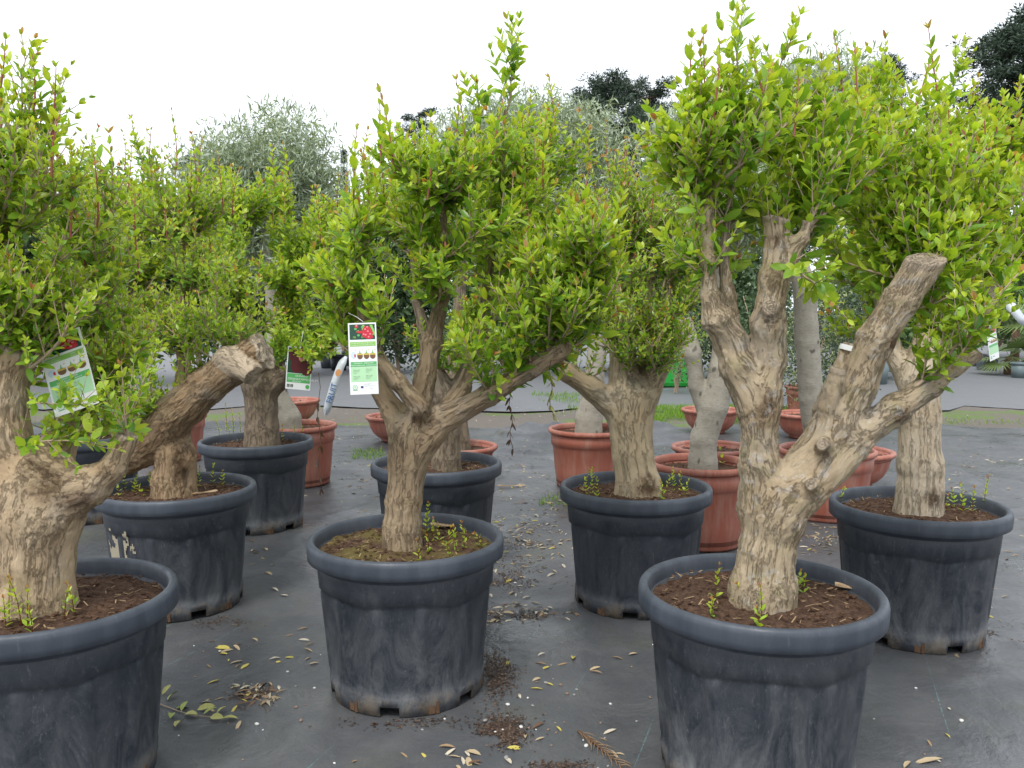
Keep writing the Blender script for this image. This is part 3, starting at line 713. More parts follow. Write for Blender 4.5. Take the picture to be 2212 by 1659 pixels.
Y = POTS['C'][1]; c = lambda *a, **k: chain(Y, *a, **k)
ch = [c([(870, 1140, 0, 43), (872, 1080, 0, 41), (880, 1000, 0, 44), (888, 940, 0, 50)]),
      c([(880, 950, 0, 40), (850, 890, .05, 27), (800, 800, .10, 20), (770, 730, .12, 18), (738, 672, .12, 19)], cut=True),
      c([(892, 925, -.03, 30), (906, 882, -.07, 23), (860, 825, -.09, 18), (815, 768, -.07, 16), (788, 700, -.02, 12), (765, 600, 0, 7)]),
      c([(895, 925, .04, 33), (918, 820, .10, 24), (935, 740, .12, 22), (955, 640, .12, 16), (962, 520, .10, 10), (950, 400, .08, 5)]),
      c([(930, 930, .08, 28), (1000, 840, .22, 18), (1045, 720, .28, 17), (1052, 600, .28, 14), (1078, 420, .22, 8), (1092, 240, .18, 4)]),
      c([(905, 960, 0, 44), (960, 905, -.02, 32), (1060, 850, -.05, 24), (1150, 795, -.05, 21), (1208, 757, -.05, 24), (1248, 700, 0, 14), (1275, 600, 0, 7)])]
anc = [(738, 690, .12), (770, 740, .12), (800, 790, -.05), (775, 650, 0), (765, 600, 0), (935, 740, .12), (950, 660, .12), (960, 560, .1), (955, 450, .08), (1000, 840, .22), (1045, 720, .28), (1052, 620, .28), (1065, 520, .25), (1078, 420, .22), (1085, 320, .2), (1060, 850, -.05), (1110, 820, -.05), (1150, 795, -.05), (1200, 760, -.05), (1240, 700, 0), (1262, 640, 0)]
bl = [(1010, 480, 280, 210, .05, .34), (1220, 600, 120, 200, -.02, .26), (770, 560, 95, 150, .05, .26), (1060, 320, 150, 120, .1, .2), (1130, 700, 190, 95, -.06, .2), (860, 400, 120, 120, .0, .22), (720, 600, 80, 120, .03, .2), (1290, 600, 75, 140, -.03, .2)]
def c_extra(fo, t, base):
    for j, (u, v0, v1, dy) in enumerate([(1102, 845, 968, -.05), (1188, 780, 892, -.08), (688, 830, 1055, .1)]):
        mb = MB(); p0 = P(u, v0 - 25, Y + dy); p1 = P(u + 3, v1, Y + dy); n = 9; pts = np.linspace(p0, p1, n); pts[:, 0] += .006 * np.sin(np.arange(n) * 1.7)
        mb.tube(pts - base, .0012, 4); rg = np.random.default_rng(40 + j); Ls = []
        for i in range(2, n):
            for q in range(2 if j != 1 else 3):
                d = nrm(np.array((rg.normal() * .5, rg.normal() * .5, -1.0))); nn = perp(d, rg); Ls.append((pts[i] - base, d, nn, rg.uniform(.02, .042), rg.uniform(.006, .012)))
        A = [np.array([l[k] for l in Ls]) for k in range(5)]
        tint = np.tile(np.array((.055, .03, .017) if j != 1 else (.20, .20, .06)), (len(Ls), 1)) * rg.uniform(.6, 1.6, (len(Ls), 1))
        Vl, Fl, Cl = leaf_geom((*A, tint)); w_ = ob('withered_shoot', mb.mesh('withered_shoot', DRYL), t)
        ob('withered_leaves', np_mesh('withered_leaves', Vl, Fl, LEAF, True, {'tint': ('FLOAT_COLOR', Cl)}), w_)
TC = pomegranate(POTS['C'], ch, anc, bl, 74,
    [((1092, 250, .18), (1096, 42, .15), .004, .02), ((1080, 400, .2), (1030, 180, .1), .004, .1), ((950, 420, .08), (800, 330, 0), .004, .2), ((955, 450, .08), (870, 290, .05), .004, .2), ((1060, 850, -.05), (1000, 730, -.2), .004, .3), ((1150, 795, -.05), (1110, 600, -.2), .005, .2), ((1180, 775, -.05), (1200, 580, -.22), .005, .2), ((800, 790, -.06), (850, 620, -.15), .004, .2), ((1240, 700, 0), (1340, 560, -.1), .004, .3), ((738, 690, .12), (690, 560, .05), .004, .3), ((1060, 850, -.04), (1065, 770, -.15), .003, .3), ((1100, 830, -.04), (1130, 730, -.16), .003, .3)],
    'pomegranate tree with printed tag and one long limb reaching right', 101, .0046, B_C, .060, .35, .30, .15, extra=c_extra, stains=[(862, 945, -.1, 26), (905, 905, -.1, 22), (858, 1015, -.1, 14), (930, 1130, 0, 25), (1150, 830, 0, 30)])

Y = POTS['R1'][1]
ch = [c([(1648, 1265, 0, 74), (1655, 1195, 0, 67), (1672, 1120, 0, 70), (1690, 1060, 0, 66)]),
      c([(1652, 1090, 0, 58), (1641, 1000, 0, 45), (1640, 900, 0, 45), (1640, 845, 0, 46)]),
      c([(1650, 870, 0, 42), (1664, 780, 0, 36), (1660, 700, -.02, 36), (1670, 600, -.02, 31), (1682, 530, 0, 27), (1676, 474, 0, 28)], cut=True, tilt=(.3, 0, 0), rough=.012),
      c([(1664, 668, -.02, 24), (1664, 662, -.082, 17)], cut=True), c([(1782, 965, -.03, 26), (1776, 960, -.115, 15)], cut=True), c([(1760, 1050, -.03, 26), (1752, 1046, -.12, 14)], cut=True),
      c([(1678, 640, -.02, 18), (1706, 575, -.03, 14), (1733, 520, -.03, 12.5), (1746, 478, -.03, 13)], cut=True, rough=.006),
      c([(1625, 870, 0, 40), (1592, 795, 0, 41), (1572, 735, 0, 36), (1552, 690, -.02, 33)]),
      c([(1540, 695, -.03, 24), (1533, 640, -.03, 19), (1530, 560, -.03, 15), (1528, 450, 0, 10), (1545, 350, 0, 6)]),
      c([(1575, 705, .04, 27), (1568, 640, .05, 20), (1562, 540, .05, 13), (1580, 400, .05, 7)]),
      c([(1690, 1085, 0, 60), (1745, 1010, 0, 56), (1800, 930, 0, 53), (1846, 840, 0, 46), (1888, 740, -.03, 42), (1945, 650, -.05, 38), (2002, 560, -.07, 38)], cut=True, tilt=(-.62, -.42, .45)),
      c([(1795, 890, .08, 44), (1848, 748, .10, 27)], cut=True), c([(1785, 880, -.03, 24), (1812, 796, -.06, 19)], cut=True),
      c([(1735, 1065, -.03, 52), (1850, 950, -.02, 38), (1930, 885, 0, 33), (2010, 832, .02, 29), (2060, 792, .05, 23), (2112, 760, .06, 19)], cut=True, rough=.015)]
anc = [(1530, 600, -.03), (1528, 500, 0), (1530, 420, 0), (1545, 350, 0), (1568, 600, .05), (1570, 480, .05), (1690, 560, 0), (1720, 560, -.02), (1740, 500, -.02), (1846, 750, .1), (1900, 720, .08), (1920, 690, .1), (1960, 640, .08), (1990, 600, .08), (1990, 845, .04), (2050, 800, .06), (2090, 775, .06), (1930, 880, .02), (1840, 830, .08)]
bl = [(1590, 320, 175, 190, .04, .24), (1470, 310, 100, 130, .06, .2), (1540, 540, 100, 70, .05, .12), (1790, 370, 150, 190, .24, .18), (1810, 330, 120, 170, .14, .16), (2010, 410, 200, 200, .24, .2), (2090, 620, 110, 100, .06, .2), (1830, 600, 80, 100, .26, .12)]
pomegranate(POTS['R1'], ch, anc, bl, 66,
    [((1545, 350, 0), (1592, 22, .05), .004, .05), ((1580, 400, .05), (1715, 45, .05), .004, .1), ((1560, 420, .02), (1470, 220, -.05), .004, .2), ((1742, 500, -.03), (1775, 130, .05), .0065, .05), ((1690, 575, -.05), (1830, 690, -.15), .0045, .9), ((1960, 850, .0), (2200, 590, -.12), .006, .1), ((1990, 845, .02), (2130, 660, -.1), .005, .1), ((1528, 450, 0), (1400, 330, .05), .004, .3), ((1530, 600, -.03), (1440, 520, -.05), .003, .3),  ((1940, 660, .05), (2100, 480, -.05), .005, .2), ((2080, 780, .06), (2200, 380, 0), .005, .1)],
    'pomegranate tree with two thick sawn off limbs and bare forked trunk', 102, .0046, B_R1, .052, .43, .16, .35, trunk_kw={'lump': .009, 'ridge': .005}, stains=[(1668, 880, -.09, 52), (1598, 800, -.09, 40), (1925, 740, -.06, 30), (1905, 800, -.06, 24), (1950, 905, -.05, 34), (1800, 935, -.1, 22), (1760, 1180, -.03, 40), (1665, 520, -.05, 30), (1790, 1040, .05, 40)])

Y = POTS['R2'][1]
ch = [c([(1378, 1045, 0, 52), (1366, 980, 0, 48), (1362, 900, 0, 51), (1365, 860, 0, 55)]),
      c([(1335, 885, 0, 34), (1280, 840, -.03, 27), (1225, 805, -.05, 21), (1183, 772, -.05, 14)], cut=True),
      c([(1350, 850, 0, 42), (1345, 760, 0, 29), (1350, 640, .05, 23), (1352, 546, .05, 21)], cut=True),
      c([(1395, 855, 0, 32), (1430, 780, 0, 23), (1442, 700, 0, 14), (1445, 600, 0, 7)]),
      c([(1378, 860, .05, 30), (1398, 760, .08, 19), (1400, 600, .08, 9)])]
anc = [(1225, 800, -.05), (1190, 775, -.05), (1270, 830, -.03), (1345, 760, 0), (1350, 650, .05), (1352, 560, .05), (1430, 780, 0), (1442, 700, 0), (1445, 610, 0), (1398, 760, .08), (1400, 620, .08), (1360, 800, -.1), (1410, 800, -.1)]
bl = [(1395, 600, 130, 190, 0, .3), (1410, 440, 125, 130, .05, .25), (1380, 730, 110, 80, -.08, .2), (1260, 700, 70, 70, 0, .15), (1435, 710, 80, 80, -.1, .16)]
pomegranate(POTS['R2'], ch, anc, bl, 84, [((1445, 600, 0), (1480, 290, .05), .004, .05), ((1400, 600, .08), (1400, 300, .05), .004, .05), ((1442, 700, 0), (1530, 430, 0), .004, .1), ((1350, 560, .05), (1330, 330, 0), .004, .1), ((1430, 780, 0), (1490, 560, -.1), .003, .2), ((1400, 790, -.05), (1450, 690, -.2), .003, .3)],
    'pomegranate tree with pale vase shaped trunk and small reddish leaves', 103, .0065, B_R2, .036, .38, .62, -.2, .024, n_ind=300, trunk_kw={'lump': .005, 'ridge': .0022}, stains=[(1395, 1050, -.1, 34), (1290, 850, 0, 30), (1240, 825, 0, 26), (1340, 985, -.1, 14), (1330, 1040, -.1, 16)])

Y = POTS['R3'][1]
ch = [c([(1987, 1060, 0, 50), (1988, 1000, 0, 48), (1985, 900, 0, 45), (1990, 830, 0, 42), (2000, 760, .03, 35), (2010, 650, .05, 24), (1995, 500, .05, 13), (1985, 350, .05, 6)]),
      c([(1980, 850, .05, 32), (1922, 740, .10, 20), (1892, 600, .10, 12), (1885, 400, .10, 6)]),
      c([(2005, 820, .05, 30), (2075, 720, .10, 22), (2120, 640, .08, 22), (2165, 600, .06, 24)], cut=True, rough=.01)]
anc = [(2010, 650, .05), (2000, 560, .05), (1990, 460, .05), (1985, 380, .05), (1922, 740, .1), (1895, 620, .1), (1888, 500, .1), (1885, 420, .1), (2075, 720, .1), (2120, 640, .08), (2160, 605, .06)]
bl = [(2020, 440, 190, 220, .1, .38), (2190, 430, 90, 200, .05, .3), (2170, 600, 90, 90, .0, .22), (1885, 330, 90, 180, .15, .24), (1830, 450, 100, 130, .12, .22), (1860, 610, 110, 120, .15, .22), (2060, 620, 110, 90, .12, .25)]
pomegranate(POTS['R3'], ch, anc, bl, 88, [((1985, 380, .05), (2085, 90, .05), .004, .05), ((1885, 420, .1), (1912, 85, .15), .004, .05), ((1885, 430, .1), (1855, 130, .15), .004, .05), ((2160, 605, .06), (2205, 180, 0), .004, .05), ((2120, 640, .08), (2150, 230, .1), .004, .1), ((2000, 400, .05), (2000, 170, .1), .004, .1)],
    'pomegranate tree with straight flaking trunk beside the open fabric path', 104, .0065, B_R3, .056, .42, .2, .45, trunk_kw={'lump': .006, 'ridge': .0035}, stains=[(2015, 1075, -.08, 30), (1996, 990, -.1, 22), (1992, 950, -.1, 16), (1960, 915, -.1, 14), (2030, 880, 0, 22)])

Y = POTS['L1'][1]
ch = [c([(70, 1290, 0, 92), (75, 1210, 0, 86), (85, 1110, 0, 96), (92, 1050, 0, 92)]),
      c([(45, 1040, 0, 62), (15, 950, 0, 48), (15, 860, 0, 42), (32, 785, 0, 40), (46, 738, 0, 37)], cut=True, tilt=(.3, -.5, 0)),
      c([(130, 1065, 0, 70), (198, 1048, -.03, 45), (245, 1010, -.05, 31), (276, 938, -.05, 24)], cut=True),
      c([(90, 1030, .10, 60), (130, 950, .24, 34), (185, 850, .28, 20), (210, 700, .28, 10), (215, 560, .28, 5)]),
      c([(0, 1010, .05, 40), (-45, 900, .05, 24), (-50, 700, .05, 12), (-10, 500, .05, 6)])]
anc = [(15, 860, 0), (30, 790, 0), (45, 750, -.02), (70, 760, 0), (276, 945, -.05), (265, 960, -.05), (130, 950, .24), (160, 890, .26), (185, 850, .28), (210, 720, .28), (215, 600, .28), (-45, 880, .05), (-50, 720, .05), (-15, 540, .05), (60, 900, .0)]
bl = [(70, 430, 150, 230, 0, .3), (60, 640, 150, 110, -.02, .22), (240, 640, 130, 190, .2, .24), (190, 900, 130, 60, .14, .14), (10, 300, 80, 120, 0, .2)]
pomegranate(POTS['L1'], ch, anc, bl, 60, [((-10, 520, .05), (46, 75, .0), .004, .05), ((30, 500, .0), (135, 165, .05), .004, .1), ((40, 760, -.03), (20, 560, -.15), .004, .1), ((60, 800, -.04), (180, 640, -.1), .0055, .2), ((276, 945, -.05), (262, 790, -.08), .004, .1), ((60, 870, -.04), (200, 880, -.12), .003, .2), ((40, 960, -.04), (230, 960, -.1), .003, .2), ((210, 620, .28), (240, 330, .2), .004, .1), ((-45, 880, .05), (-20, 160, .1), .005, .1)],
    'pomegranate tree with the thickest cream trunk and short side stump', 105, .0048, B_L1, .042, .42, .2, .3, trunk_kw={'lump': .010, 'ridge': .005, 'rfreq': 28.}, stains=[(105, 1035, -.1, 55), (60, 1010, -.1, 40), (180, 1080, -.06, 45), (190, 1130, -.03, 30), (30, 900, -.05, 20)])

Y = POTS['L2'][1]
ch = [c([(375, 1035, 0, 47), (380, 990, 0, 45), (372, 930, 0, 40)]),
      c([(262, 1000, .05, 32), (305, 968, 0, 46), (370, 905, -.03, 48), (440, 840, -.05, 44), (500, 792, -.06, 43), (572, 758, -.07, 46)], cut=True, rough=.02),
      c([(492, 772, -.11, 29), (548, 812, -.16, 25)], cut=True, rough=.015, peel=1),
      c([(300, 965, .05, 38), (240, 880, .12, 25), (222, 760, .12, 15), (232, 600, .12, 7)]),
      c([(400, 870, .05, 26), (395, 760, .12, 15), (400, 600, .12, 8), (390, 450, .12, 5)])]
anc = [(300, 950, .02), (340, 920, 0), (400, 860, 0), (450, 820, -.02), (490, 780, -.04), (240, 870, .12), (222, 760, .12), (230, 640, .12), (395, 760, .12), (400, 650, .12), (395, 520, .12)]
bl = [(330, 560, 200, 210, .05, .36), (390, 430, 160, 110, .1, .3), (330, 770, 170, 120, -.04, .26), (520, 600, 100, 140, .0, .25), (180, 500, 120, 170, .1, .25), (240, 860, 110, 70, -.08, .2)]
pomegranate(POTS['L2'], ch, anc, bl, 74, [((395, 520, .12), (285, 255, .05), .004, .05), ((490, 780, -.05), (470, 560, -.15), .0045, .05), ((495, 778, -.05), (560, 600, -.15), .004, .05), ((340, 920, 0), (330, 690, -.2), .004, .1), ((400, 860, -.03), (395, 640, -.2), .004, .1), ((230, 640, .12), (170, 330, .05), .004, .1)],
    'pomegranate tree with slanting limb ending in a ragged sawn knob', 106, .006, B_L2, .041, .40, .3, .15, trunk_kw={'lump': .010, 'ridge': .006}, stains=[(320, 960, -.08, 34), (385, 990, -.08, 30), (470, 850, 0, 40), (395, 1020, -.08, 24), (590, 760, -.1, 24)])

Y = POTS['L3'][1]
ch = [c([(565, 925, 0, 38), (565, 880, 0, 36), (560, 825, 0, 40), (526, 740, 0, 26), (505, 680, 0, 22), (500, 580, 0, 13), (508, 470, 0, 6)]),
      c([(585, 835, 0, 28), (640, 792, 0, 16), (722, 740, 0, 10)]), c([(580, 825, .1, 24), (610, 720, .1, 16), (640, 580, .1, 7)])]
anc = [(526, 740, 0), (505, 680, 0), (500, 580, 0), (508, 490, 0), (640, 792, 0), (690, 760, 0), (715, 745, 0), (610, 720, .1), (625, 640, .1), (640, 590, .1)]
bl = [(590, 540, 180, 160, 0, .42), (680, 630, 100, 120, -.05, .3), (540, 670, 120, 90, -.1, .3), (480, 450, 100, 80, .1, .3), (640, 440, 110, 80, .1, .3)]
pomegranate(POTS['L3'], ch, anc, bl, 64, [((508, 480, 0), (495, 365, 0), .004, .05), ((640, 580, .1), (610, 380, .1), .004, .05), ((640, 580, .1), (700, 430, .05), .004, .1), ((690, 760, 0), (735, 660, -.1), .003, .2), ((640, 792, -.03), (640, 735, -.42), .003, .3), ((680, 765, -.03), (690, 745, -.42), .003, .3), ((650, 785, -.05), (668, 765, -.45), .003, .3), ((700, 755, -.02), (668, 800, -.4), .003, .6), ((600, 800, -.05), (600, 700, -.4), .003, .3)],
    'pomegranate tree with dark leaning trunk beside the white olive trunk', 107, .008, B_D, .058, .36, .35, .1)

Y = POTS['C2'][1]
ch = [c([(965, 990, 0, 32), (965, 930, 0, 30), (960, 860, 0, 32), (930, 780, 0, 20), (900, 650, 0, 11), (890, 500, 0, 6)]), c([(975, 870, 0, 24), (1030, 760, .05, 16), (1100, 600, .05, 10), (1160, 400, .1, 5)])]
anc = [(930, 780, 0), (900, 650, 0), (892, 540, 0), (1030, 760, .05), (1090, 620, .05), (1130, 500, .1), (1155, 410, .1), (960, 800, 0)]
bl = [(1150, 430, 190, 190, .1, .4), (900, 430, 160, 150, 0, .36), (1000, 720, 120, 120, 0, .3)]
pomegranate(POTS['C2'], ch, anc, bl, 56, [((1155, 410, .1), (1200, 250, .1), .004, .05), ((1155, 410, .1), (1270, 280, .1), .004, .1), ((892, 540, 0), (880, 300, 0), .004, .05), ((900, 520, 0), (800, 360, .1), .004, .1)],
    'pomegranate tree with red tipped shoots rising behind the tagged tree', 108, .008, B_D, .056, .36, .6, .2)

Y = POTS['L4'][1]
ch = [c([(180, 930, 0, 34), (182, 880, 0, 32), (190, 800, 0, 30), (170, 700, 0, 18), (150, 560, 0, 10), (160, 430, 0, 5)]), c([(190, 820, 0, 24), (260, 720, 0, 14), (300, 560, 0, 8), (300, 430, 0, 5)])]
anc = [(190, 800, 0), (170, 700, 0), (152, 580, 0), (158, 460, 0), (255, 725, 0), (285, 620, 0), (300, 500, 0)]
bl = [(200, 470, 210, 150, .05, .5), (230, 640, 230, 150, 0, .45), (340, 500, 120, 130, 0, .4)]
pomegranate(POTS['L4'], ch, anc, bl, 60, [((160, 440, 0), (200, 300, 0), .004, .05), ((300, 440, 0), (330, 330, 0), .004, .05)],
    'pomegranate tree standing farthest back between the thickest and slanting trees', 109, .009, B_D, .052, .38, .4, .4)

# ================================================================== OLIVES
def grey_bark():
    m, t, b, o = new_mat('bark_olive'); g = N(t); p = g.coord(); q = g.coord(scale=(1, 1, 3.2))
    c = g.mix(g.noise(p, 9, 5, .6), (.27, .245, .20), (.40, .37, .31))
    c = g.mix(g.math('MULTIPLY', g.ramp(g.noise(q, 40, 4, .6), [(.52, 0), (.7, 1)]), .5), c, (.17, .15, .12))
    c = g.mix(g.math('MULTIPLY', g.ramp(g.voro(g.mix(.1, p, g.n('TexNoise').outputs['Color']), 11), [(.09, 1), (.20, 0)]), .85), c, (.10, .085, .07))
    c = g.mix(g.math('MULTIPLY', g.ramp(g.noise(q, 14, 6, .7, .8), [(.55, 0), (.68, 1)]), .5), c, (.20, .165, .12))
    g.l(c, b.inputs['Base Color']); b.inputs['Roughness'].default_value = .85; b.inputs['Specular IOR Level'].default_value = .2
    g.l(g.bump(g.noise(q, 50, 4), .5, .005), b.inputs['Normal']); return m
B_O = grey_bark()
def slim_leaves(rng, pos, L, ratio, up, cols, jit=.2):
    n = len(pos); d = rng.normal(size=(n, 3)) * .65 + np.asarray(up); d = nrm(d); nn = rng.normal(size=(n, 3)); nn -= np.sum(nn * d, 1, keepdims=True) * d; nn = nrm(nn)
    l = L * rng.uniform(.6, 1.25, n); col = np.asarray(cols)[rng.integers(0, len(cols), n)] * rng.uniform(1 - jit, 1 + jit, (n, 1))
    return pos, d, nn, l, l * ratio, col
def clump_points(rng, blobs, n, strand=6, step=.03, up=(0, 0, .7)):
    """points in short strands, so that the crown has tufts and gaps"""
    vol = np.array([b[1][0] * b[1][1] * b[1][2] for b in blobs]); vol = vol / vol.sum(); m = n // strand
    pick = rng.choice(len(blobs), m, p=vol); v = nrm(rng.normal(size=(m, 3))); r = rng.uniform(.45, 1.0, (m, 1)) ** .6
    c = np.array([b[0] for b in blobs])[pick] + v * r * np.array([b[1] for b in blobs])[pick]
    dr = nrm(v * .8 + np.asarray(up) + rng.normal(size=(m, 3)) * .3)
    k = np.arange(strand)[None, :, None]; pts = c[:, None] + dr[:, None] * k * step + rng.normal(size=(m, strand, 3)) * .012
    return pts.reshape(-1, 3)
OLC = [(.29, .36, .25), (.37, .44, .33), (.20, .25, .17), (.45, .51, .41), (.25, .31, .22)]
def leaf_mass(name, parent, L, mat, base):
    pos, d, nn, l, w_, col = L; V, F, C = leaf_geom((pos - base, d, nn, l, w_, col), LT_S, LS3, None)
    o = ob(name, np_mesh(name, V, F, mat, False, {'tint': ('FLOAT_COLOR', C)}), parent); o['kind'] = 'stuff'; return o
def olive(pot, h, Y, chains, blobs, n, label, seed, bark=B_O, name='olive_tree', L=.068, cols=OLC, ratio=.18, strand=9, step=.036):
    base = np.array((chains[0]['p'][0][0][0], pot[1], h)); t = empty(name, base); tag(t, label, 'tree')
    p0, r0 = chains[0]['p'][0]; chains[0]['p'].insert(0, (np.array((p0[0], p0[1], h - .06)), r0 * 1.1))
    ob('trunk', trunk_mesh('trunk', chains, np.array((base[0], base[1], h)), .011, bark, seed=seed, lump=.006, ridge=.003, k=.016), t)
    rng = np.random.default_rng(seed); bb0 = [(P(b[0], b[1], Y + b[4]), np.array((b[2] * PX(Y), b[5], b[3] * PX(Y)))) for b in blobs]; bb = []
    for c_, rr in bb0:
        for k in range(8): bb.append((c_ + nrm(rng.normal(size=3)) * rr * rng.uniform(.35, .8), rr * rng.uniform(.3, .52)))
    for (c_, rr) in bb0:
        mb = MB(); top = chains[0]['p'][-1][0]
        for k in range(7):
            e = c_ + nrm(rng.normal(size=3)) * np.array(rr) * .75; mb.tube(bez(top, (top + e) / 2 + np.array((0, 0, .1)), e, 7) - base, np.linspace(.012, .003, 7), 5)
        ob('branch', mb.mesh('branch', bark), t)
    leaf_mass('crown', t, slim_leaves(rng, clump_points(rng, bb, int(n * 3.2), strand, step), L, ratio, (0, 0, .55), cols), OLEAF, base)
    return t
def oc(Yc, *a, **k): return chain(Yc, *a, **k)
y = RP['Lr'][1]
olive(RP['Lr'], .43, y, [oc(y, [(622, 905, 0, 30), (600, 850, 0, 22), (592, 760, 0, 17), (585, 600, .1, 14), (570, 480, .2, 10)])],
      [(560, 395, 145, 105, .3, .5), (490, 440, 100, 100, .35, .4), (680, 460, 100, 100, .25, .4), (580, 520, 170, 110, .3, .5)], 13000, 'grey green olive tree with white flared trunk in a terracotta planter', 201)
y = RP['Mr'][1]
olive(RP['Mr'], .42, y, [oc(y, [(1272, 905, 0, 31), (1280, 850, 0, 25), (1295, 700, .1, 20), (1285, 520, .2, 15), (1250, 420, .3, 10)])],
      [(1160, 365, 150, 120, .35, .6), (1280, 470, 110, 110, .3, .5), (1090, 350, 90, 80, .4, .4)], 11000, 'grey green olive tree growing behind the red tipped pomegranate', 202)
y = RP['Yr'][1]
olive(RP['Yr'], .44, y, [oc(y, [(1518, 995, 0, 33), (1520, 950, 0, 30), (1543, 880, 0, 31), (1560, 800, .02, 30), (1570, 700, .1, 24), (1540, 560, .25, 18), (1510, 430, .35, 10)]),
      oc(y, [(1536, 915, .03, 22), (1506, 835, .05, 20), (1496, 765, .05, 20), (1480, 690, .1, 17)], cut=True)],
      [(1500, 400, 120, 100, .45, .5), (1560, 480, 140, 110, .4, .5)], 7000, 'grey green olive tree with smooth forked trunk in a terracotta planter', 203)
y = RP['Sr'][1]
olive(RP['Sr'], .41, y, [oc(y, [(1768, 950, 0, 30), (1752, 860, 0, 28), (1743, 740, 0, 27), (1740, 640, 0, 26), (1722, 560, .05, 23), (1690, 480, .2, 14)])],
      [(1680, 300, 140, 110, .6, .5), (1760, 270, 110, 120, .6, .45), (1700, 420, 150, 100, .5, .4)], 8000, 'grey green olive tree with straight smooth stem behind the forked trunk', 204)
y = RP['b2'][1]
olive(RP['b2'], .24, y, [oc(y, [(990, 950, 0, 28), (985, 900, 0, 26), (975, 820, .0, 22), (990, 700, .1, 16), (1000, 560, .2, 10)])],
      [(1010, 420, 150, 130, .3, .5)], 5000, 'olive tree with dark gnarled trunk in a terracotta bowl', 205, bark=B_D)
# white stain on the pot, plant stick, sticker
CREAM = plain('cream_paint', (.34, .30, .22), .8, .15)
_sp_pot = [o for o in COL.objects if o.get('label', '').startswith('black pot with cream')][0]
_b = ob('paint_stain', splash((0, 0), R(214), R(256), .10, .42, CREAM), _sp_pot); _sp_pot.rotation_euler = (0, 0, 0)
mb = MB(); p = P(852, 880, RP['b1'][1]); mb.box((p[0], p[1], .33), (.010, .0012, .09)); tag(ob('plant_stick', mb.mesh('plant_stick', WHITE, False)), 'white plastic plant stick standing in a terracotta bowl', 'plant label')
y = RP['b6'][1]
mb = MB(); mb.box((0, 0, 0), (.022, .001, .012)); o = ob('sticker', mb.mesh('sticker', WHITE, False)); o.location = (RP['b6'][0] - .19, y - .195, .15); o.rotation_euler = (R(28), 0, R(-44)); tag(o, 'small white sticker on the side of a terracotta bowl', 'sticker')

# ================================================================== BEHIND: SHRUBS, FAR POTS, PALMS, CONIFERS, GRASS
def shrub(u, vtop, vbot, hw, Y_, label, seed, cols, n=1500, L=.05, ratio=.45, name='shrub', cat='shrub', dep=None):
    top = P(u, vtop, Y_); bot = P(u, vbot, Y_); zb = max(bot[2], 0.0); base = np.array((bot[0], Y_, zb)); t = empty(name, base); tag(t, label, cat, 'shrubs behind the pots')
    rng = np.random.default_rng(seed); hh = (top[2] - zb) / 2; wx = hw * PX(Y_); bb = []
    for k in range(6):
        a = rng.uniform(-1, 1, 3) * .42; bb.append((base + np.array((a[0] * wx, a[1] * (dep or wx), hh + a[2] * hh)), (wx * .62, (dep or wx) * .62, hh * .6)))
    mb = MB()
    for k in range(7):
        e = bb[k % 6][0] + rng.normal(size=3) * .1 * hh; mb.tube(bez(np.zeros(3) + rng.normal(size=3) * .02 * np.array((1, 1, 0)), (e - base) * .5 * np.array((.6, .6, 1)), e - base, 6), np.linspace(.012, .004, 6) * max(1, hh), 5)
    ob('stems', mb.mesh('stems', STEM), t)
    leaf_mass('foliage', t, slim_leaves(rng, clump_points(rng, bb, n, 6, L * .6), L, ratio, (0, 0, .4), cols), OLEAF, base)
    return t
DG = [(.05, .09, .04), (.07, .12, .05), (.09, .15, .06), (.04, .07, .03)]
VG = [(.05, .08, .04), (.08, .12, .07), (.20, .25, .10), (.32, .36, .18), (.04, .07, .05)]
MG = [(.09, .17, .05), (.13, .23, .06), (.07, .13, .04), (.17, .27, .09)]
BG = [(.05, .075, .05), (.07, .10, .07), (.10, .13, .09)]
shrub(1745, 600, 905, 95, 10.6, 'dense variegated shrub behind the straight olive stem', 301, VG, 5200, .05, .4)
shrub(1825, 560, 900, 90, 11.2, 'dense dark blue green shrub beside the variegated shrub', 302, BG, 5200, .045, .4)
shrub(1655, 520, 900, 100, 12.5, 'tall dark shrub between the forked trunk and olive stem', 303, DG, 3500, .06)
shrub(985, 640, 880, 90, 11.5, 'dark shrub seen through the fork of the tagged tree', 304, DG, 3000, .06)
shrub(1460, 600, 870, 80, 14.0, 'silvery shrub behind the pale vase shaped trunk', 305, VG, 2400, .06)
k = 0
for u, vt, vb, hw, Y_, lab, cols in [(40, 560, 800, 120, 16.5, 'dark evergreen shrub behind the thickest trunk', DG), (230, 520, 805, 120, 15.5, 'green shrub behind the slanting limb', MG), (430, 560, 800, 110, 16., 'dark shrub beyond the terracotta planter by the slanting limb', DG),
        (600, 600, 800, 100, 18., 'dull green shrub beyond the white olive trunk', MG), (745, 610, 785, 60, 23., 'small brownish shrub on the far fabric between two trees', [(.12, .09, .05), (.16, .12, .07), (.10, .11, .05)]), (860, 560, 800, 110, 19., 'dark shrub beyond the bowl with the white stick', DG),
        (1090, 600, 790, 110, 19., 'green shrub beyond the tagged tree', MG), (1240, 580, 795, 110, 18., 'dark shrub beyond the vase shaped trunk', DG), (1390, 590, 790, 110, 19.5, 'dull green shrub beyond the grass strip', MG), (1560, 560, 800, 110, 17., 'dark shrub beyond the bowl by the grass', DG),
        (1900, 560, 800, 90, 17.5, 'green shrub beyond the flaking trunk', MG), (2040, 520, 770, 100, 24., 'dark shrub at the end of the fabric path', DG), (2150, 560, 772, 90, 25., 'dull green shrub behind the grey square pots', MG)]:
    shrub(u, vt - 130 + 30 * math.sin(k * 2.3), vb, hw * 1.25, Y_, lab, 320 + k, cols, 11000, .16, .45); k += 1
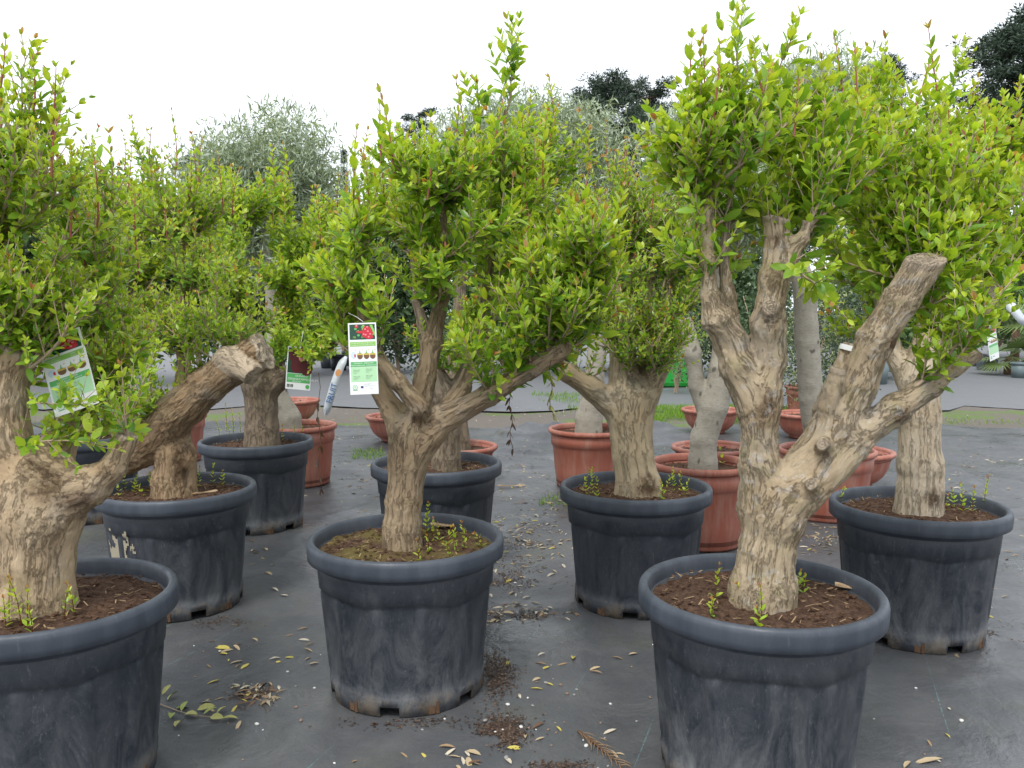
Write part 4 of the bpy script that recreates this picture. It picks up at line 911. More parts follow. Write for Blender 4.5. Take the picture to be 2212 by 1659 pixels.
GREYP = plain('grey_plastic', (.085, .095, .105), .5, .2); BLKP = plain('far_black_plastic', (.025, .028, .034), .5, .2); TEAL = plain('teal_grey_plastic', (.13, .17, .175), .5, .2)
def far_pot(u, vb, w_, h_, mat, label, square=False):
    p = G(u, vb); s = empty('nursery_pot', (p[0], p[1] + w_ / 2, -.01)); tag(s, label, 'plant pot', 'far nursery pots'); mb = MB(); r = w_ / 2
    kk = 4 if square else 28; f = 1.35 if square else 1.0
    mb.lathe([(.02, .0), (r * .8 * f, 0), (r * .93 * f, h_ * .86), (r * .85 * f, h_ * .86), (.02, h_ * .84)], kk); mr = MB(); mr.lathe([(r * .9 * f, h_ * .84), (r * f, h_ * .84), (r * f, h_), (r * .93 * f, h_), (r * .9 * f, h_ * .84)], kk)
    a = ob('body', mb.mesh('body', mat, not square), s); b = ob('rim', mr.mesh('rim', mat, not square), s)
    if square: a.rotation_euler = b.rotation_euler = (0, 0, R(45 + 4))
    return p
far_pot(2141, 800, .38, .32, GREYP, 'grey square nursery pot standing on the fabric path', True)
far_pot(2118, 791, .34, .30, BLKP, 'dark square nursery pot behind the grey square one', True)
far_pot(2212, 816, .34, .32, TEAL, 'teal grey round nursery pot at the palm')
far_pot(728, 800, .42, .36, BLKP, 'black nursery pot between the tags on the far fabric'); far_pot(705, 795, .42, .34, GREYP, 'grey nursery pot next to the far black one'); far_pot(752, 790, .40, .36, BLKP, 'black nursery pot beside the far brownish shrub')
far_pot(1905, 830, .45, .55, TEAL, 'tall teal grey pot seen through the forked limbs'); far_pot(1150, 800, .45, .34, BLKP, 'black nursery pot on the far fabric beyond the tagged tree'); far_pot(1215, 795, .45, .34, BLKP, 'black nursery pot beyond the long right limb')
# green wheeled bin behind the vase shaped trunk
p = G(1462, 836); gb = empty('garden_bin', (p[0], p[1] + .3, -.01)); tag(gb, 'bright green plastic bin behind the vase shaped trunk', 'bin')
GRN = plain('green_plastic', (.03, .40, .06), .4, .1)
mb = MB(); mb.lathe([(.02, .02), (.38, .02), (.42, .08), (.48, .52), (.46, .52), (.02, .5)], 4); a = ob('body', mb.mesh('body', GRN, False), gb); a.rotation_euler = (0, 0, R(50))
mb = MB(); mb.lathe([(.46, .5), (.53, .5), (.53, .60), (.48, .64), (.02, .67)], 4); a = ob('lid', mb.mesh('lid', GRN, False), gb); a.rotation_euler = (0, 0, R(50))
for sx in (-1, 1):
    mb = MB(); mb.tube([(sx * .25, -.30, .07), (sx * .33, -.30, .07)], .075, 14); ob('wheel', mb.mesh('wheel', BLKP), gb)
# fan palm
def palm(u, v, Y_, label, seed, nf=9, rad=.6):
    c_ = P(u, v, Y_); base = np.array((c_[0], Y_, 0.0)); t = empty('fan_palm', base); tag(t, label, 'palm', 'fan palms'); rng = np.random.default_rng(seed)
    mb = MB(); mb.tube([(0, 0, 0), (0, 0, c_[2] * .5), (0, 0, c_[2])], [.10, .09, .07], 8); ob('trunk', mb.mesh('trunk', DRYL), t)
    for k in range(nf):
        a = k * 2.4 + rng.uniform(0, .5); el = rng.uniform(-.5, 1.0); d = np.array((math.cos(a) * math.cos(el), math.sin(a) * math.cos(el), math.sin(el))); hub = c_ + d * rad * .7
        mb = MB(); mb.tube([c_ - base, hub - base], [.012, .008], 4); s_ = nrm(np.cross(d, (0, 0, 1.))); up_ = np.cross(s_, d); st = []
        for q in np.linspace(-2.0, 2.0, 21):
            dd = nrm(d * math.cos(q) + s_ * math.sin(q) + up_ * .15); w_ = np.cross(dd, up_) * .02 ; L = rad * rng.uniform(.85, 1.05) * (1 - .06 * abs(q)); e = hub + dd * L - np.array((0, 0, .18 * rad))
            m_ = hub + dd * L * .55; mb.add(np.array([hub - w_ * .3, hub + w_ * .3, m_ + w_, m_ - w_, e]) - base, [(0, 1, 2, 3)], [(3, 2, 4)])
        ob('frond', mb.mesh('frond', PALMM, False), t)
PALMM = plain('palm_green', (.13, .19, .05), .5, .4)
palm(2195, 712, 19., 'fan palm with drooping yellow green fronds behind the grey pot', 401, 11, .75)
palm(2180, 770, 18.2, 'low blue green fan palm beside the grey square pot', 402, 9, .5)
palm(2255, 690, 17.5, 'fan palm partly outside behind the teal grey pot', 403, 10, .7)

NC = [(.030, .055, .036), (.045, .075, .048), (.06, .095, .06), (.022, .04, .028)]
def conifer(u, vtop, Y_, hw, label, seed, kind='pine', n=420):
    top = P(u, vtop, Y_); H = top[2]; base = np.array((top[0], Y_, 0.)); t = empty('pine_tree' if kind == 'pine' else 'spruce_tree', base); tag(t, label, 'tree', 'far conifers'); rng = np.random.default_rng(seed); W = hw * PX(Y_)
    mb = MB(); tp = np.array([(0, 0, 0), (W * .04, 0, H * .5), (0, 0, H * .97)]); mb.tube(tp, [H * .016, H * .010, .02], 8); ob('trunk', mb.mesh('trunk', B_Dm), t)
    cl = []; mbr = MB()
    if kind == 'pine':
        nb = max(24, n // 8)
        for k in range(nb):
            z = H * (.50 + .48 * (k + rng.uniform(0, 1)) / nb); a = rng.uniform(0, 6.28); s_ = (z / H - .5) / .5; r = W * math.sqrt(max(.06, 1 - (1.55 * s_ - .62) ** 2)) * rng.uniform(.55, 1.12)
            e = np.array((r * math.cos(a), r * math.sin(a), z + .12 * r)); p0 = np.array((0, 0, z - .12 * r)); pm = (p0 + e) / 2 - np.array((0, 0, .05 * r)); mbr.tube(bez(p0, pm, e, 5), np.linspace(.05, .012, 5) * H / 12, 4)
            for q in range(max(1, n // nb)):
                t_ = rng.uniform(.3, 1.05) ** .7; cl.append(p0 * (1 - t_) + e * t_ + rng.normal(size=3) * np.array((.16, .16, .08)) * r)
    else:
        for k in range(n):
            z = H * rng.uniform(.1, 1.0); a = rng.uniform(0, 6.28); r = W * (1.02 - z / H) * rng.uniform(.5, 1.1) + .05
            e = np.array((r * math.cos(a), r * math.sin(a), z)); cl.append(e)
            if k % 4 == 0: mbr.tube([np.array((0, 0, z - .15 * r - .1)), e * np.array((.55, .55, 1)) + np.array((0, 0, -.08 * r)), e], [.028 * H / 12, .018 * H / 12, .006], 4)
    n = len(cl)
    ob('limbs', mbr.mesh('limbs', B_Dm), t)
    cl = np.array(cl); m = 80; sz = W * (.17 if kind == 'pine' else .20); v = nrm(rng.normal(size=(n, m, 3))); v[..., 2] = v[..., 2] * .55 + (.12 if kind == 'pine' else -.15)
    pos = (cl[:, None] + v * sz * rng.uniform(.1, 1.0, (n, m, 1))).reshape(-1, 3); L = slim_leaves(rng, pos, sz * .55, .26, (0, 0, .15), NC)
    L = (L[0], nrm(v.reshape(-1, 3) + rng.normal(size=(n * m, 3)) * .5), L[2], L[3], L[4], L[5]); leaf_mass('crown', t, (L[0] + base, *L[1:]), NEEDLE, base)
B_Dm = plain('conifer_bark', (.09, .06, .045), .9, .4)
conifer(1325, 168, 46, 105, 'broad dark pine standing beyond the middle olive crown', 501, n=560)
conifer(1405, 176, 52, 85, 'dark pine standing beside the broad pine', 502)
conifer(1462, 260, 60, 60, 'smaller hazy pine next to the paired pines', 503, n=260)
conifer(905, 235, 58, 60, 'dark pine rising behind the left side of the tagged tree', 504, n=300)
conifer(855, 285, 62, 45, 'low dark pine beside the leaning taller one', 505, n=220)
conifer(742, 322, 80, 32, 'small pointed spruce in the gap between two olive crowns', 506, 'spruce', 260)
conifer(700, 372, 85, 34, 'low spruce next to the small pointed one', 511, 'spruce', 160)
conifer(1905, 118, 50, 80, 'tall thin crowned pine behind the right hand shoots', 507, n=320)
conifer(2235, 30, 36, 135, 'tall dense dark conifer beyond the fabric path', 508, 'pine', 900)
conifer(2110, 230, 44, 60, 'lower conifer beside the tall dense one', 509, 'spruce', 240)
conifer(430, 320, 70, 60, 'dark pine top behind the left olive crown', 510, n=200)
conifer(560, 345, 75, 60, 'distant pine mostly hidden behind the left olive crown', 512, n=160)
for i, (u, vt, Y_) in enumerate([(60, 420, 60), (250, 430, 62), (1010, 420, 66), (1180, 400, 70), (1620, 400, 58), (1780, 380, 56), (2010, 380, 52)]):
    conifer(u, vt, Y_, 120, ['dark far pine hidden behind the thickest tree', 'dark far pine behind the slanting tree', 'far pine behind the tagged tree', 'far pine behind the red tipped tree', 'far pine behind the forked tree', 'far pine behind the straight olive', 'far pine behind the flaking tree'][i], 520 + i, n=140)

# grass tufts on the gravel strip and in the seams
def grass(name, areas, n, seed, label, hgt=.09):
    rng = np.random.default_rng(seed); pos = []; 
    for (u0, v0, u1, v1, wgt) in areas:
        m = int(n * wgt); u = rng.uniform(u0, u1, m); v = rng.uniform(v0, v1, m)
        pos += [G(a, b) for a, b in zip(u, v)]
    pos = np.array(pos); pos[:, 2] = -.02; keep = fbm(pos * 2.2, 2, seed) > -.15; pos = pos[keep]; m = len(pos)
    L = (pos, nrm(rng.normal(size=(m, 3)) * .45 + np.array((0, 0, 1.))), nrm(np.stack([rng.normal(size=m), rng.normal(size=m), 0 * pos[:, 0]], 1)), hgt * rng.uniform(.5, 1.3, m), .007 * rng.uniform(.7, 1.3, m), np.array([(.16, .30, .03), (.22, .36, .05), (.10, .22, .03)])[rng.integers(0, 3, m)])
    V, F, C = leaf_geom(L, LT_S, LS3, None); o = ob(name, np_mesh(name, V, F, LEAF, False, {'tint': ('FLOAT_COLOR', C)})); tag(o, label, 'grass', kind='stuff')
grass('grass_strip', [(1400, 878, 1640, 912, .6), (1200, 868, 1420, 895, .2), (1640, 880, 1760, 915, .1), (1150, 850, 1300, 868, .1)], 9000, 601, 'bright green grass growing on the gravel strip')
grass('grass_tufts', [(760, 970, 830, 992, .3), (1165, 1072, 1240, 1090, .12), (1740, 1150, 1800, 1178, .16), (2150, 818, 2190, 824, .1), (2040, 905, 2212, 915, .2), (900, 865, 1000, 880, .12)], 900, 602, 'short grass tufts sprouting through seams in the fabric', .06)

# ================================================================== TAGS AND LABEL STRIPS
def flat_mat(name, col, rough=.4): return plain(name, col, rough, .03)
K_G1 = flat_mat('print_leaf_green', (.25, .50, .10)); K_G2 = flat_mat('print_green', (.10, .42, .12)); K_G3 = flat_mat('print_pale_green', (.42, .68, .40)); K_TX = flat_mat('print_ink', (.10, .12, .10)); K_DK = flat_mat('print_dark_leaf', (.015, .06, .035)); K_RED = flat_mat('print_red', (.55, .02, .04)); K_PK = flat_mat('print_pink', (.75, .25, .28)); K_BR = flat_mat('print_brown', (.17, .08, .035)); K_YL = flat_mat('print_yellow', (.60, .45, .08)); K_BL = flat_mat('print_blue', (.02, .14, .42)); K_OR = flat_mat('print_orange', (.65, .30, .12)); K_LB = flat_mat('print_light_blue', (.55, .66, .75)); CARD = flat_mat('card_white', (.78, .79, .78), .3); K_FR = flat_mat('print_fruit_red', (.10, .018, .022))
def text_poly(txt, size, align='LEFT'):
    cu = bpy.data.curves.new('text', 'FONT'); cu.body = txt; cu.size = size; cu.align_x = align; cu.resolution_u = 2
    o = bpy.data.objects.new('text', cu); me = bpy.data.meshes.new_from_object(o); bpy.data.objects.remove(o); bpy.data.curves.remove(cu); return me
class Card:
    """a printed card; local x to the right, y up, print lies a hair proud of the card"""
    def __init__(s, name, label, TL, TR, BL, cat='plant tag', curl=.0):
        TL, TR, BL = [np.asarray(q) for q in (TL, TR, BL)]; s.w = np.linalg.norm(TR - TL); s.h = np.linalg.norm(BL - TL)
        ex = nrm(TR - TL); ey = nrm(TL - BL); ez = nrm(np.cross(ex, ey)); ey = np.cross(ez, ex); M = Matrix.Identity(4)
        for k in range(3): M[k][0] = ex[k]; M[k][1] = ey[k]; M[k][2] = ez[k]; M[k][3] = BL[k]
        s.t = empty(name); s.t.matrix_basis = M; tag(s.t, label, cat); s.curl = curl; s.lay = 0; s.groups = {}
        mb = MB(); n = 10
        ys = np.linspace(0, 1, n + 1); V = []; 
        for z in (0, -.0008):
            for yy in ys: V += [(0, yy * s.h, s.z(yy) + z), (s.w, yy * s.h, s.z(yy) + z)]
        m = 2 * (n + 1); Q = [(2 * i, 2 * i + 1, 2 * i + 3, 2 * i + 2) for i in range(n)] + [(m + 2 * i, m + 2 * i + 2, m + 2 * i + 3, m + 2 * i + 1) for i in range(n)]
        Q += [(2 * i, 2 * i + 2, m + 2 * i + 2, m + 2 * i) for i in range(n)] + [(2 * i + 1, m + 2 * i + 1, m + 2 * i + 3, 2 * i + 3) for i in range(n)] + [(0, m, m + 1, 1), (2 * n, 2 * n + 1, m + 2 * n + 1, m + 2 * n)]
        mb.add(V, Q); ob('card', mb.mesh('card', CARD, False), s.t)
    def z(s, y): return s.curl * math.sin(y * 3.0) * s.h
    def poly(s, part, pts, mat, lay=1):
        """pts in 0..1 card units (x right, y down from the top)"""
        mb, mt = s.groups.setdefault((part, mat.name), (MB(), mat)); q = np.array([(x * s.w, (1 - y) * s.h, s.z(1 - y) + .0004 * lay) for x, y in pts]); c_ = q.mean(0); k = len(q)
        mb.add(np.vstack([q, c_]), None, [(k, (i + 1) % k, i) for i in range(k)])
    def rect(s, part, x0, y0, x1, y1, mat, lay=1):
        n = max(1, int((y1 - y0) * 10))
        for i in range(n):
            a = y0 + (y1 - y0) * i / n; b = y0 + (y1 - y0) * (i + 1) / n; s.poly(part, [(x0, a), (x1, a), (x1, b), (x0, b)], mat, lay)
    def ell(s, part, x, y, rx, ry, mat, lay=2, n=14, a0=0, a1=2 * math.pi): s.poly(part, [(x + rx * math.cos(a), y + ry * math.sin(a)) for a in np.linspace(a0, a1, n, endpoint=a1 < 6)], mat, lay)
    def text(s, txt, x, y, size, mat, align='LEFT', lay=3):
        me = text_poly(txt, size * s.h, align); me.materials.append(mat); o = ob('lettering', me, s.t); o.location = (x * s.w, (1 - y) * s.h, s.z(1 - y) + .0004 * lay); o.rotation_euler = (0, 0, 0); return o
    def done(s):
        for (part, _), (mb, mt) in s.groups.items(): ob(part, mb.mesh(part, mt, False), s.t)
        return s.t
def back_card(name, label, TL, TR, BL, seed, curl=.01, detail=True):
    K = Card(name, label, TL, TR, BL, curl=curl); rng = np.random.default_rng(seed)
    K.rect('photo_print', .05, .02, .95, .235, K_DK, 1)
    for q in range(16): K.ell('photo_print', rng.uniform(.1, .9), rng.uniform(.04, .21), .05, .016, [K_G2, K_G1, K_DK][q % 3], 2)
    for x, y_, rx, ry in [(.66, .10, .15, .055), (.72, .15, .16, .05), (.60, .17, .12, .04), (.74, .20, .14, .03), (.30, .05, .06, .025), (.42, .13, .13, .018)]: K.ell('photo_print', x, y_, rx, ry, K_RED, 3)
    for x, y_ in [(.60, .09), (.70, .12), (.78, .16), (.62, .17), (.72, .20), (.55, .16), (.68, .06), (.30, .04)]: K.ell('photo_print', x, y_, .035, .010, K_PK, 4)
    K.poly('photo_print', [(.76, .03), (.86, .03), (.95, .14), (.95, .20)], K_G1, 3)
    K.rect('green_band', .05, .265, .96, .33, K_G1); K.rect('green_band', .05, .545, .97, .615, K_G2); K.rect('pale_panel', .05, .62, .97, .825, K_G3)
    for i, x in enumerate((.16, .39, .62, .84)):
        if i: K.ell('pictogram', x, .465, .10, .045, K_BR, 2); K.rect('pictogram', x - .10, .43, x + .10, .452, K_YL, 3); K.poly('pictogram', [(x - .02, .43), (x + .02, .43), (x, .37)], K_G2, 4)
        else: K.ell('pictogram', x, .45, .09, .05, K_LB, 2); K.rect('pictogram', x + .03, .44, x + .08, .48, K_RED, 3)
        K.poly('pictogram', [(x + .06, .39), (x + .09, .365), (x + .10, .385)], K_YL, 4)
    if detail:
        K.text('CONSEJO DE PLANTACION', .08, .292, .019, CARD); K.text('CONSEIL DE PLANTATION', .08, .320, .019, CARD); K.text('Pflanztipp', .66, .292, .019, CARD); K.text('Planting tips', .66, .320, .019, CARD)
        K.text('GRANADO - GRENADIER', .51, .574, .024, CARD, 'CENTER'); K.text('GRANATAPFELBAUM - POMEGRANATE', .51, .604, .022, CARD, 'CENTER')
        for a, y0 in ((.14, .665), (.58, .655), (.14, .755), (.58, .745)):
            for r_ in range(3): K.text(['Riego: medio', 'Sol: directo', 'Poda: si'][r_], a, y0 + r_ * .021, .017, K_TX)
        K.text('www.pomegranate', .48, .862, .014, K_TX); K.text('European Agricultural Fund', .50, .890, .013, K_TX); K.text('Europe', .70, .925, .013, K_TX)
    K.rect('emblem', .38, .885, .47, .912, flat_mat('print_navy', (.02, .02, .12)), 2); K.ell('emblem', .18, .90, .085, .036, K_G2, 2); K.ell('emblem', .18, .90, .070, .030, CARD, 3); K.ell('emblem', .18, .895, .045, .018, K_G3, 4); K.rect('emblem', .10, .935, .26, .942, K_G2, 2)
    return K.done()
yt = 2.78
t = back_card('plant_tag', 'printed white and green plant tag hanging upright from the left limb', P(742, 699, yt), P(803, 697, yt + .01), P(757, 853, yt - .03), 1, .012)
mb = MB(); q = np.array(t.matrix_basis.inverted() @ Vector(P(752, 676, yt + .1))); mb.tube([(.05, .24, -.001), q * .5 + np.array((.03, .12, 0)), q], .0012, 4); ob('tie', mb.mesh('tie', CARD), t)
yt = 2.42
t = back_card('plant_tag', 'tilted white and green plant tag behind the thickest trunk', P(9, 796, yt), P(100, 763, yt - .03), P(120, 902, yt - .05), 2, -.01)
mb = MB(); q = np.array(t.matrix_basis.inverted() @ Vector(P(60, 745, yt - .05))); mb.tube([(.06, .20, -.001), q], .0012, 4); ob('tie', mb.mesh('tie', CARD), t)
yt = 4.95
K = Card('plant_tag', 'plant tag with fruit photo and green name band under the leaves', P(630, 748, yt), P(684, 753, yt), P(616, 839, yt), curl=.01)
K.rect('photo_print', .04, .03, .97, .62, K_DK, 1)
for x, y_ in [(.3, .2), (.62, .3), (.4, .45), (.8, .5), (.7, .12)]: K.ell('fruit_print', x, y_, .24, .17, K_FR, 2)
K.ell('fruit_gloss', .56, .26, .10, .07, K_PK, 3)
K.rect('green_band', .04, .63, .97, .84, K_G2); K.text('GRANADO', .36, .70, .06, CARD); K.text('GRANATAPFELBAUM', .08, .78, .075, CARD); K.text('GRENADIER', .25, .825, .04, CARD)
for x in (.06, .20): K.rect('emblem', x, .885, x + .11, .955, K_TX, 2); K.text('f' if x < .1 else 't', x + .035, .945, .06, CARD)
K.ell('emblem', .88, .92, .08, .05, K_G2, 2); t = K.done()
mb = MB(); q = np.array(t.matrix_basis.inverted() @ Vector(P(655, 715, yt))); mb.tube([(.07, .24, -.001), q], .0012, 4); ob('tie', mb.mesh('tie', CARD), t)
yt = 3.35
t = back_card('plant_tag', 'narrow brownish green plant tag beside the fan palm', P(2129, 707, yt), P(2149, 699, yt + .06), P(2139, 781, yt), 3, .01, False)
mb = MB(); q = np.array(t.matrix_basis.inverted() @ Vector(P(2135, 680, yt))); mb.tube([(.03, .14, -.001), q], .0012, 4); ob('tie', mb.mesh('tie', CARD), t)
STRIP = flat_mat('strip_film', (.62, .66, .70), .3)
def strip(name, label, pts, wd, txt, seed, side=(1, 0, 0), upside=False):
    """a bent strip of printed film through the given points"""
    pts = np.array(pts); n = 22; t_ = np.linspace(0, 1, n); cum = np.concatenate([[0], np.cumsum(np.linalg.norm(np.diff(pts, axis=0), axis=1))]); cum /= cum[-1]
    c_ = np.stack([np.interp(t_, cum, pts[:, k]) for k in range(3)], 1); 
    for _ in range(3): c_[1:-1] = (c_[:-2] + c_[1:-1] * 2 + c_[2:]) / 4
    base = c_[-1].copy(); s_ = np.asarray(side, float); tn = nrm(np.gradient(c_, axis=0)); sd = nrm(s_ - np.sum(tn * s_, 1, keepdims=True) * tn); nn = np.cross(tn, sd)
    if nn[n // 2][1] > 0: nn = -nn
    hw = wd / 2 * np.minimum(1, np.minimum(t_, 1 - t_) * 6 + .35)[:, None]
    V = np.concatenate([c_ - sd * hw + nn * .0004, c_ + sd * hw + nn * .0004, c_ - sd * hw - nn * .0004, c_ + sd * hw - nn * .0004]) - base
    Q = []
    for i in range(n - 1): Q += [(i, n + i, n + i + 1, i + 1), (2 * n + i, 2 * n + i + 1, 3 * n + i + 1, 3 * n + i), (i, i + 1, 2 * n + i + 1, 2 * n + i), (n + i, 3 * n + i, 3 * n + i + 1, n + i + 1)]
    t = empty(name, base); tag(t, label, 'label strip'); ob('film', np_mesh('film', V, np.array(Q), STRIP), t)
    if txt:
        me = text_poly(txt, wd * 1.05, 'CENTER'); m = n * 6 // 10; ex = -tn[m]; ey = np.cross(nn[m], ex); M = Matrix.Identity(4); p_ = c_[m] + nn[m] * .0012 - ey * wd * .36 - base
        for k in range(3): M[k][0] = ex[k]; M[k][1] = ey[k]; M[k][2] = nn[m][k]; M[k][3] = p_[k]
        me.materials.append(K_BL); o = ob('lettering', me, t); o.matrix_basis = M
        mb = MB(); m = n * 3 // 10; aa = np.linspace(0, 2 * np.pi, 13)[:-1]; q = c_[m] - base + nn[m] * .0012; mb.add(np.vstack([q + .35 * wd * (np.cos(aa)[:, None] * sd[m] + 1.4 * np.sin(aa)[:, None] * tn[m]), [q]]), None, [(12, i, (i + 1) % 12) for i in range(12)]); ob('fruit_print', mb.mesh('fruit_print', K_OR, False), t)
    return t
strip('label_strip', 'pale plastic label strip with blue lettering hanging above the terracotta rim', [P(748, 770, 4.95), P(738, 785, 4.93), P(727, 815, 4.92), P(716, 850, 4.92), P(703, 897, 4.95)], .046, 'FRUIT', 1)
strip('label_strip', 'white plastic label strip with blue letters in the forked limbs', [P(1893, 795, 2.62), P(1889, 815, 2.62), P(1886, 835, 2.62), P(1878, 862, 2.63)], .024, 'FRUIT', 2)
strip('label_strip', 'white looped label strip hanging from a leafy shoot over the palm', [P(2176, 655, 3.2), P(2190, 668, 3.17), P(2206, 690, 3.17), P(2225, 700, 3.2)], .034, '', 3, side=(.5, 0, .8))
# pale tape round the hidden stub
mb = MB(); a, b = P(1841, 762, 2.51), P(1845, 751, 2.51); rr = 28.5 * PX(2.51); ax_ = nrm(b - a); mb.tube([a, a + (b - a) * .5, b], [rr * 1.04, rr * 1.05, rr * 1.03], 24, False); tag(ob('bark_tape', mb.mesh('bark_tape', CARD)), 'pale tape wrapped round a short stub of the forked tree', 'tape')

# ================================================================== SPROUTS IN THE POTS
def sprout(u, v, h, label, seed, z=.508, red=.5, leaves=5, Lf=.022):
    h = h * 1.15
    p = G(u, v, z); rng = np.random.default_rng(seed); top = np.array((rng.normal() * .012, rng.normal() * .012, h)); n = 6
    pts = bez(np.array((0, 0, -.012)), np.array((0, 0, h * .5)), top, n); mb = MB(); mb.tube(pts, np.linspace(.0016, .0007, n), 4); nv = mb.n
    fo = Foliage(seed, Lf, .45, red, .9, h / (leaves + .5) / 1.2 / 1.0); fo.twig(None, pts, .001, .12, .35, 1.0)
    A = fo.arrays(); Vl, Fl, Cl = leaf_geom(A[:6]); V0 = np.concatenate(mb.V); F = [f + nv for f in Fl]; F0 = [np.concatenate(mb.Q), np.concatenate(mb.T)]
    V = np.vstack([V0, Vl]); C = np.vstack([np.tile((.20, .05, .03, 1), (nv, 1)), Cl])
    o = ob('sprout', np_mesh('sprout', V, F0 + F, LEAF, True, {'tint': ('FLOAT_COLOR', C)})); o.location = p; tag(o, label, 'sprout', label); return o
sp = [('red tipped green sprout growing in the mossy soiled pot', [(922, 1150, .10), (870, 1170, .07), (880, 1178, .08), (893, 1172, .075), (858, 1168, .05), (935, 1168, .07), (926, 1190, .055), (967, 1185, .06), (985, 1190, .075), (1003, 1183, .08), (905, 1210, .06), (973, 1205, .045), (1040, 1178, .04), (860, 1185, .04), (948, 1165, .05)]),
      ('red tipped green sprout at the forked trunk base', [(1545, 1290, .085), (1585, 1295, .08), (1618, 1285, .10), (1630, 1310, .09), (1645, 1335, .08), (1690, 1292, .07), (1722, 1285, .06), (1735, 1278, .05), (1640, 1350, .045), (1538, 1325, .04), (1600, 1300, .05)]),
      ('leafy sprout at the foot of the vase shaped trunk', [(1262, 1062, .09), (1278, 1068, .10), (1290, 1072, .07), (1440, 1062, .08), (1455, 1060, .09), (1470, 1060, .08), (1432, 1078, .07), (1345, 1052, .06), (1480, 1068, .06), (1268, 1075, .05)]),
      ('thin red sprout beside the flaking trunk', [(2060, 1095, .07), (2080, 1105, .10), (2100, 1105, .09), (2125, 1095, .12), (1817, 1080, .05), (2020, 1092, .06), (2045, 1100, .05)]),
      ('dark red and green sprout beside the thickest trunk', [(30, 1330, .12), (45, 1345, .11), (20, 1345, .10), (60, 1355, .09), (70, 1365, .06), (140, 1330, .07), (160, 1322, .07), (38, 1310, .14), (12, 1352, .07)]),
      ('small green sprout under the slanting limb', [(270, 1055, .07), (290, 1062, .06), (310, 1070, .05), (325, 1060, .07), (430, 1050, .08), (460, 1040, .07), (480, 1045, .05), (400, 1066, .05), (350, 1068, .06), (258, 1068, .05)]),
      ('slender sprout by the dark leaning trunk', [(490, 930, .16), (505, 935, .14), (520, 938, .12), (610, 950, .08), (635, 945, .06), (475, 945, .10), (655, 942, .05), (498, 948, .09)])]
k = 0
for lab, L_ in sp:
    for (u, v, h) in L_:
        k += 1; sprout(u, v, h, ('tall ' if h >= .09 else 'tiny ' if h < .06 else '') + lab, 700 + k, red=.75 if 'red' in lab else .3, leaves=max(3, int(h / .015)))
sprout(1560, 1000, .07, 'bright green weed seedling in the forked olive planter', 790, .45, 0, 3, .03); sprout(975, 1010, .07, 'pale green seedling in the half hidden black pot', 791, .505, 0, 3, .03)

# ================================================================== LITTER
LIT = [flat_mat('litter_straw', (.40, .31, .19), .8), flat_mat('litter_tan', (.27, .18, .10), .8), flat_mat('litter_yellow', (.48, .40, .09), .7), flat_mat('litter_pale', (.52, .46, .36), .8), flat_mat('litter_brown', (.13, .07, .04), .85)]
def litter_mesh(seed, ratio):
    rng = np.random.default_rng(seed); T = LT.copy(); T[:, 1] *= ratio; T[:, 2] = .14 * np.abs(LT[:, 1]) * rng.uniform(.2, 1) + .10 * np.sin(T[:, 0] * 3.1) * rng.uniform(-.1, 1) + .01; T[:, 0] -= .5
    return T
LM = []
for i in range(10):
    T = litter_mesh(i, [.22, .28, .2, .4, .25][i % 5]); me = np_mesh('fallen_leaf', T, [LF3, LF4], LIT[[0, 3, 1, 2, 0, 4, 3, 1, 0, 2][i]]); LM.append(me)
rng = np.random.default_rng(77)
def occupied(x, y, m=.0):
    for (a, b) in POTS.values():
        if (x - a) ** 2 + (y - b) ** 2 < (.285 + m) ** 2: return True
    for kx in RP.values():
        if (kx[0] - x) ** 2 + (kx[1] - y) ** 2 < .25 ** 2: return True
    return False
NEARN = {'C': 'near the mossy soiled pot', 'R1': 'near the forked tree pot', 'R2': 'near the clay crusted pot', 'R3': 'near the flaking trunk pot', 'L1': 'near the scratched pot', 'L2': 'near the cream stained pot', 'L3': 'near the dark leaning trunk pot', 'C2': 'near the half hidden pot', 'L4': 'near the farthest leafy pot'}
def near(p): return NEARN[min(POTS, key=lambda k_: (POTS[k_][0] - p[0]) ** 2 + (POTS[k_][1] - p[1]) ** 2)]
def lay(u, v, L=None, mesh=None):
    p = G(u, v)
    if occupied(p[0], p[1]): return
    o = bpy.data.objects.new('fallen_leaf', LM[rng.integers(0, len(LM))] if mesh is None else mesh); L = L or rng.uniform(.028, .062)
    o.location = (p[0], p[1], float(fab_h(np.array([p[0]]), np.array([p[1]]))[0]) + .001); o.rotation_euler = (rng.normal() * .15, rng.normal() * .15, rng.uniform(0, 6.28)); o.scale = (L, L, L); link(o)
    tag(o, '%s fallen leaf on the fabric %s' % ({'litter_straw': 'straw coloured', 'litter_tan': 'tan', 'litter_yellow': 'yellow', 'litter_pale': 'pale bleached', 'litter_brown': 'dark brown'}[o.data.materials[0].name], near(p)), 'fallen leaf', 'dry leaves fallen on the fabric')
cnt = 0
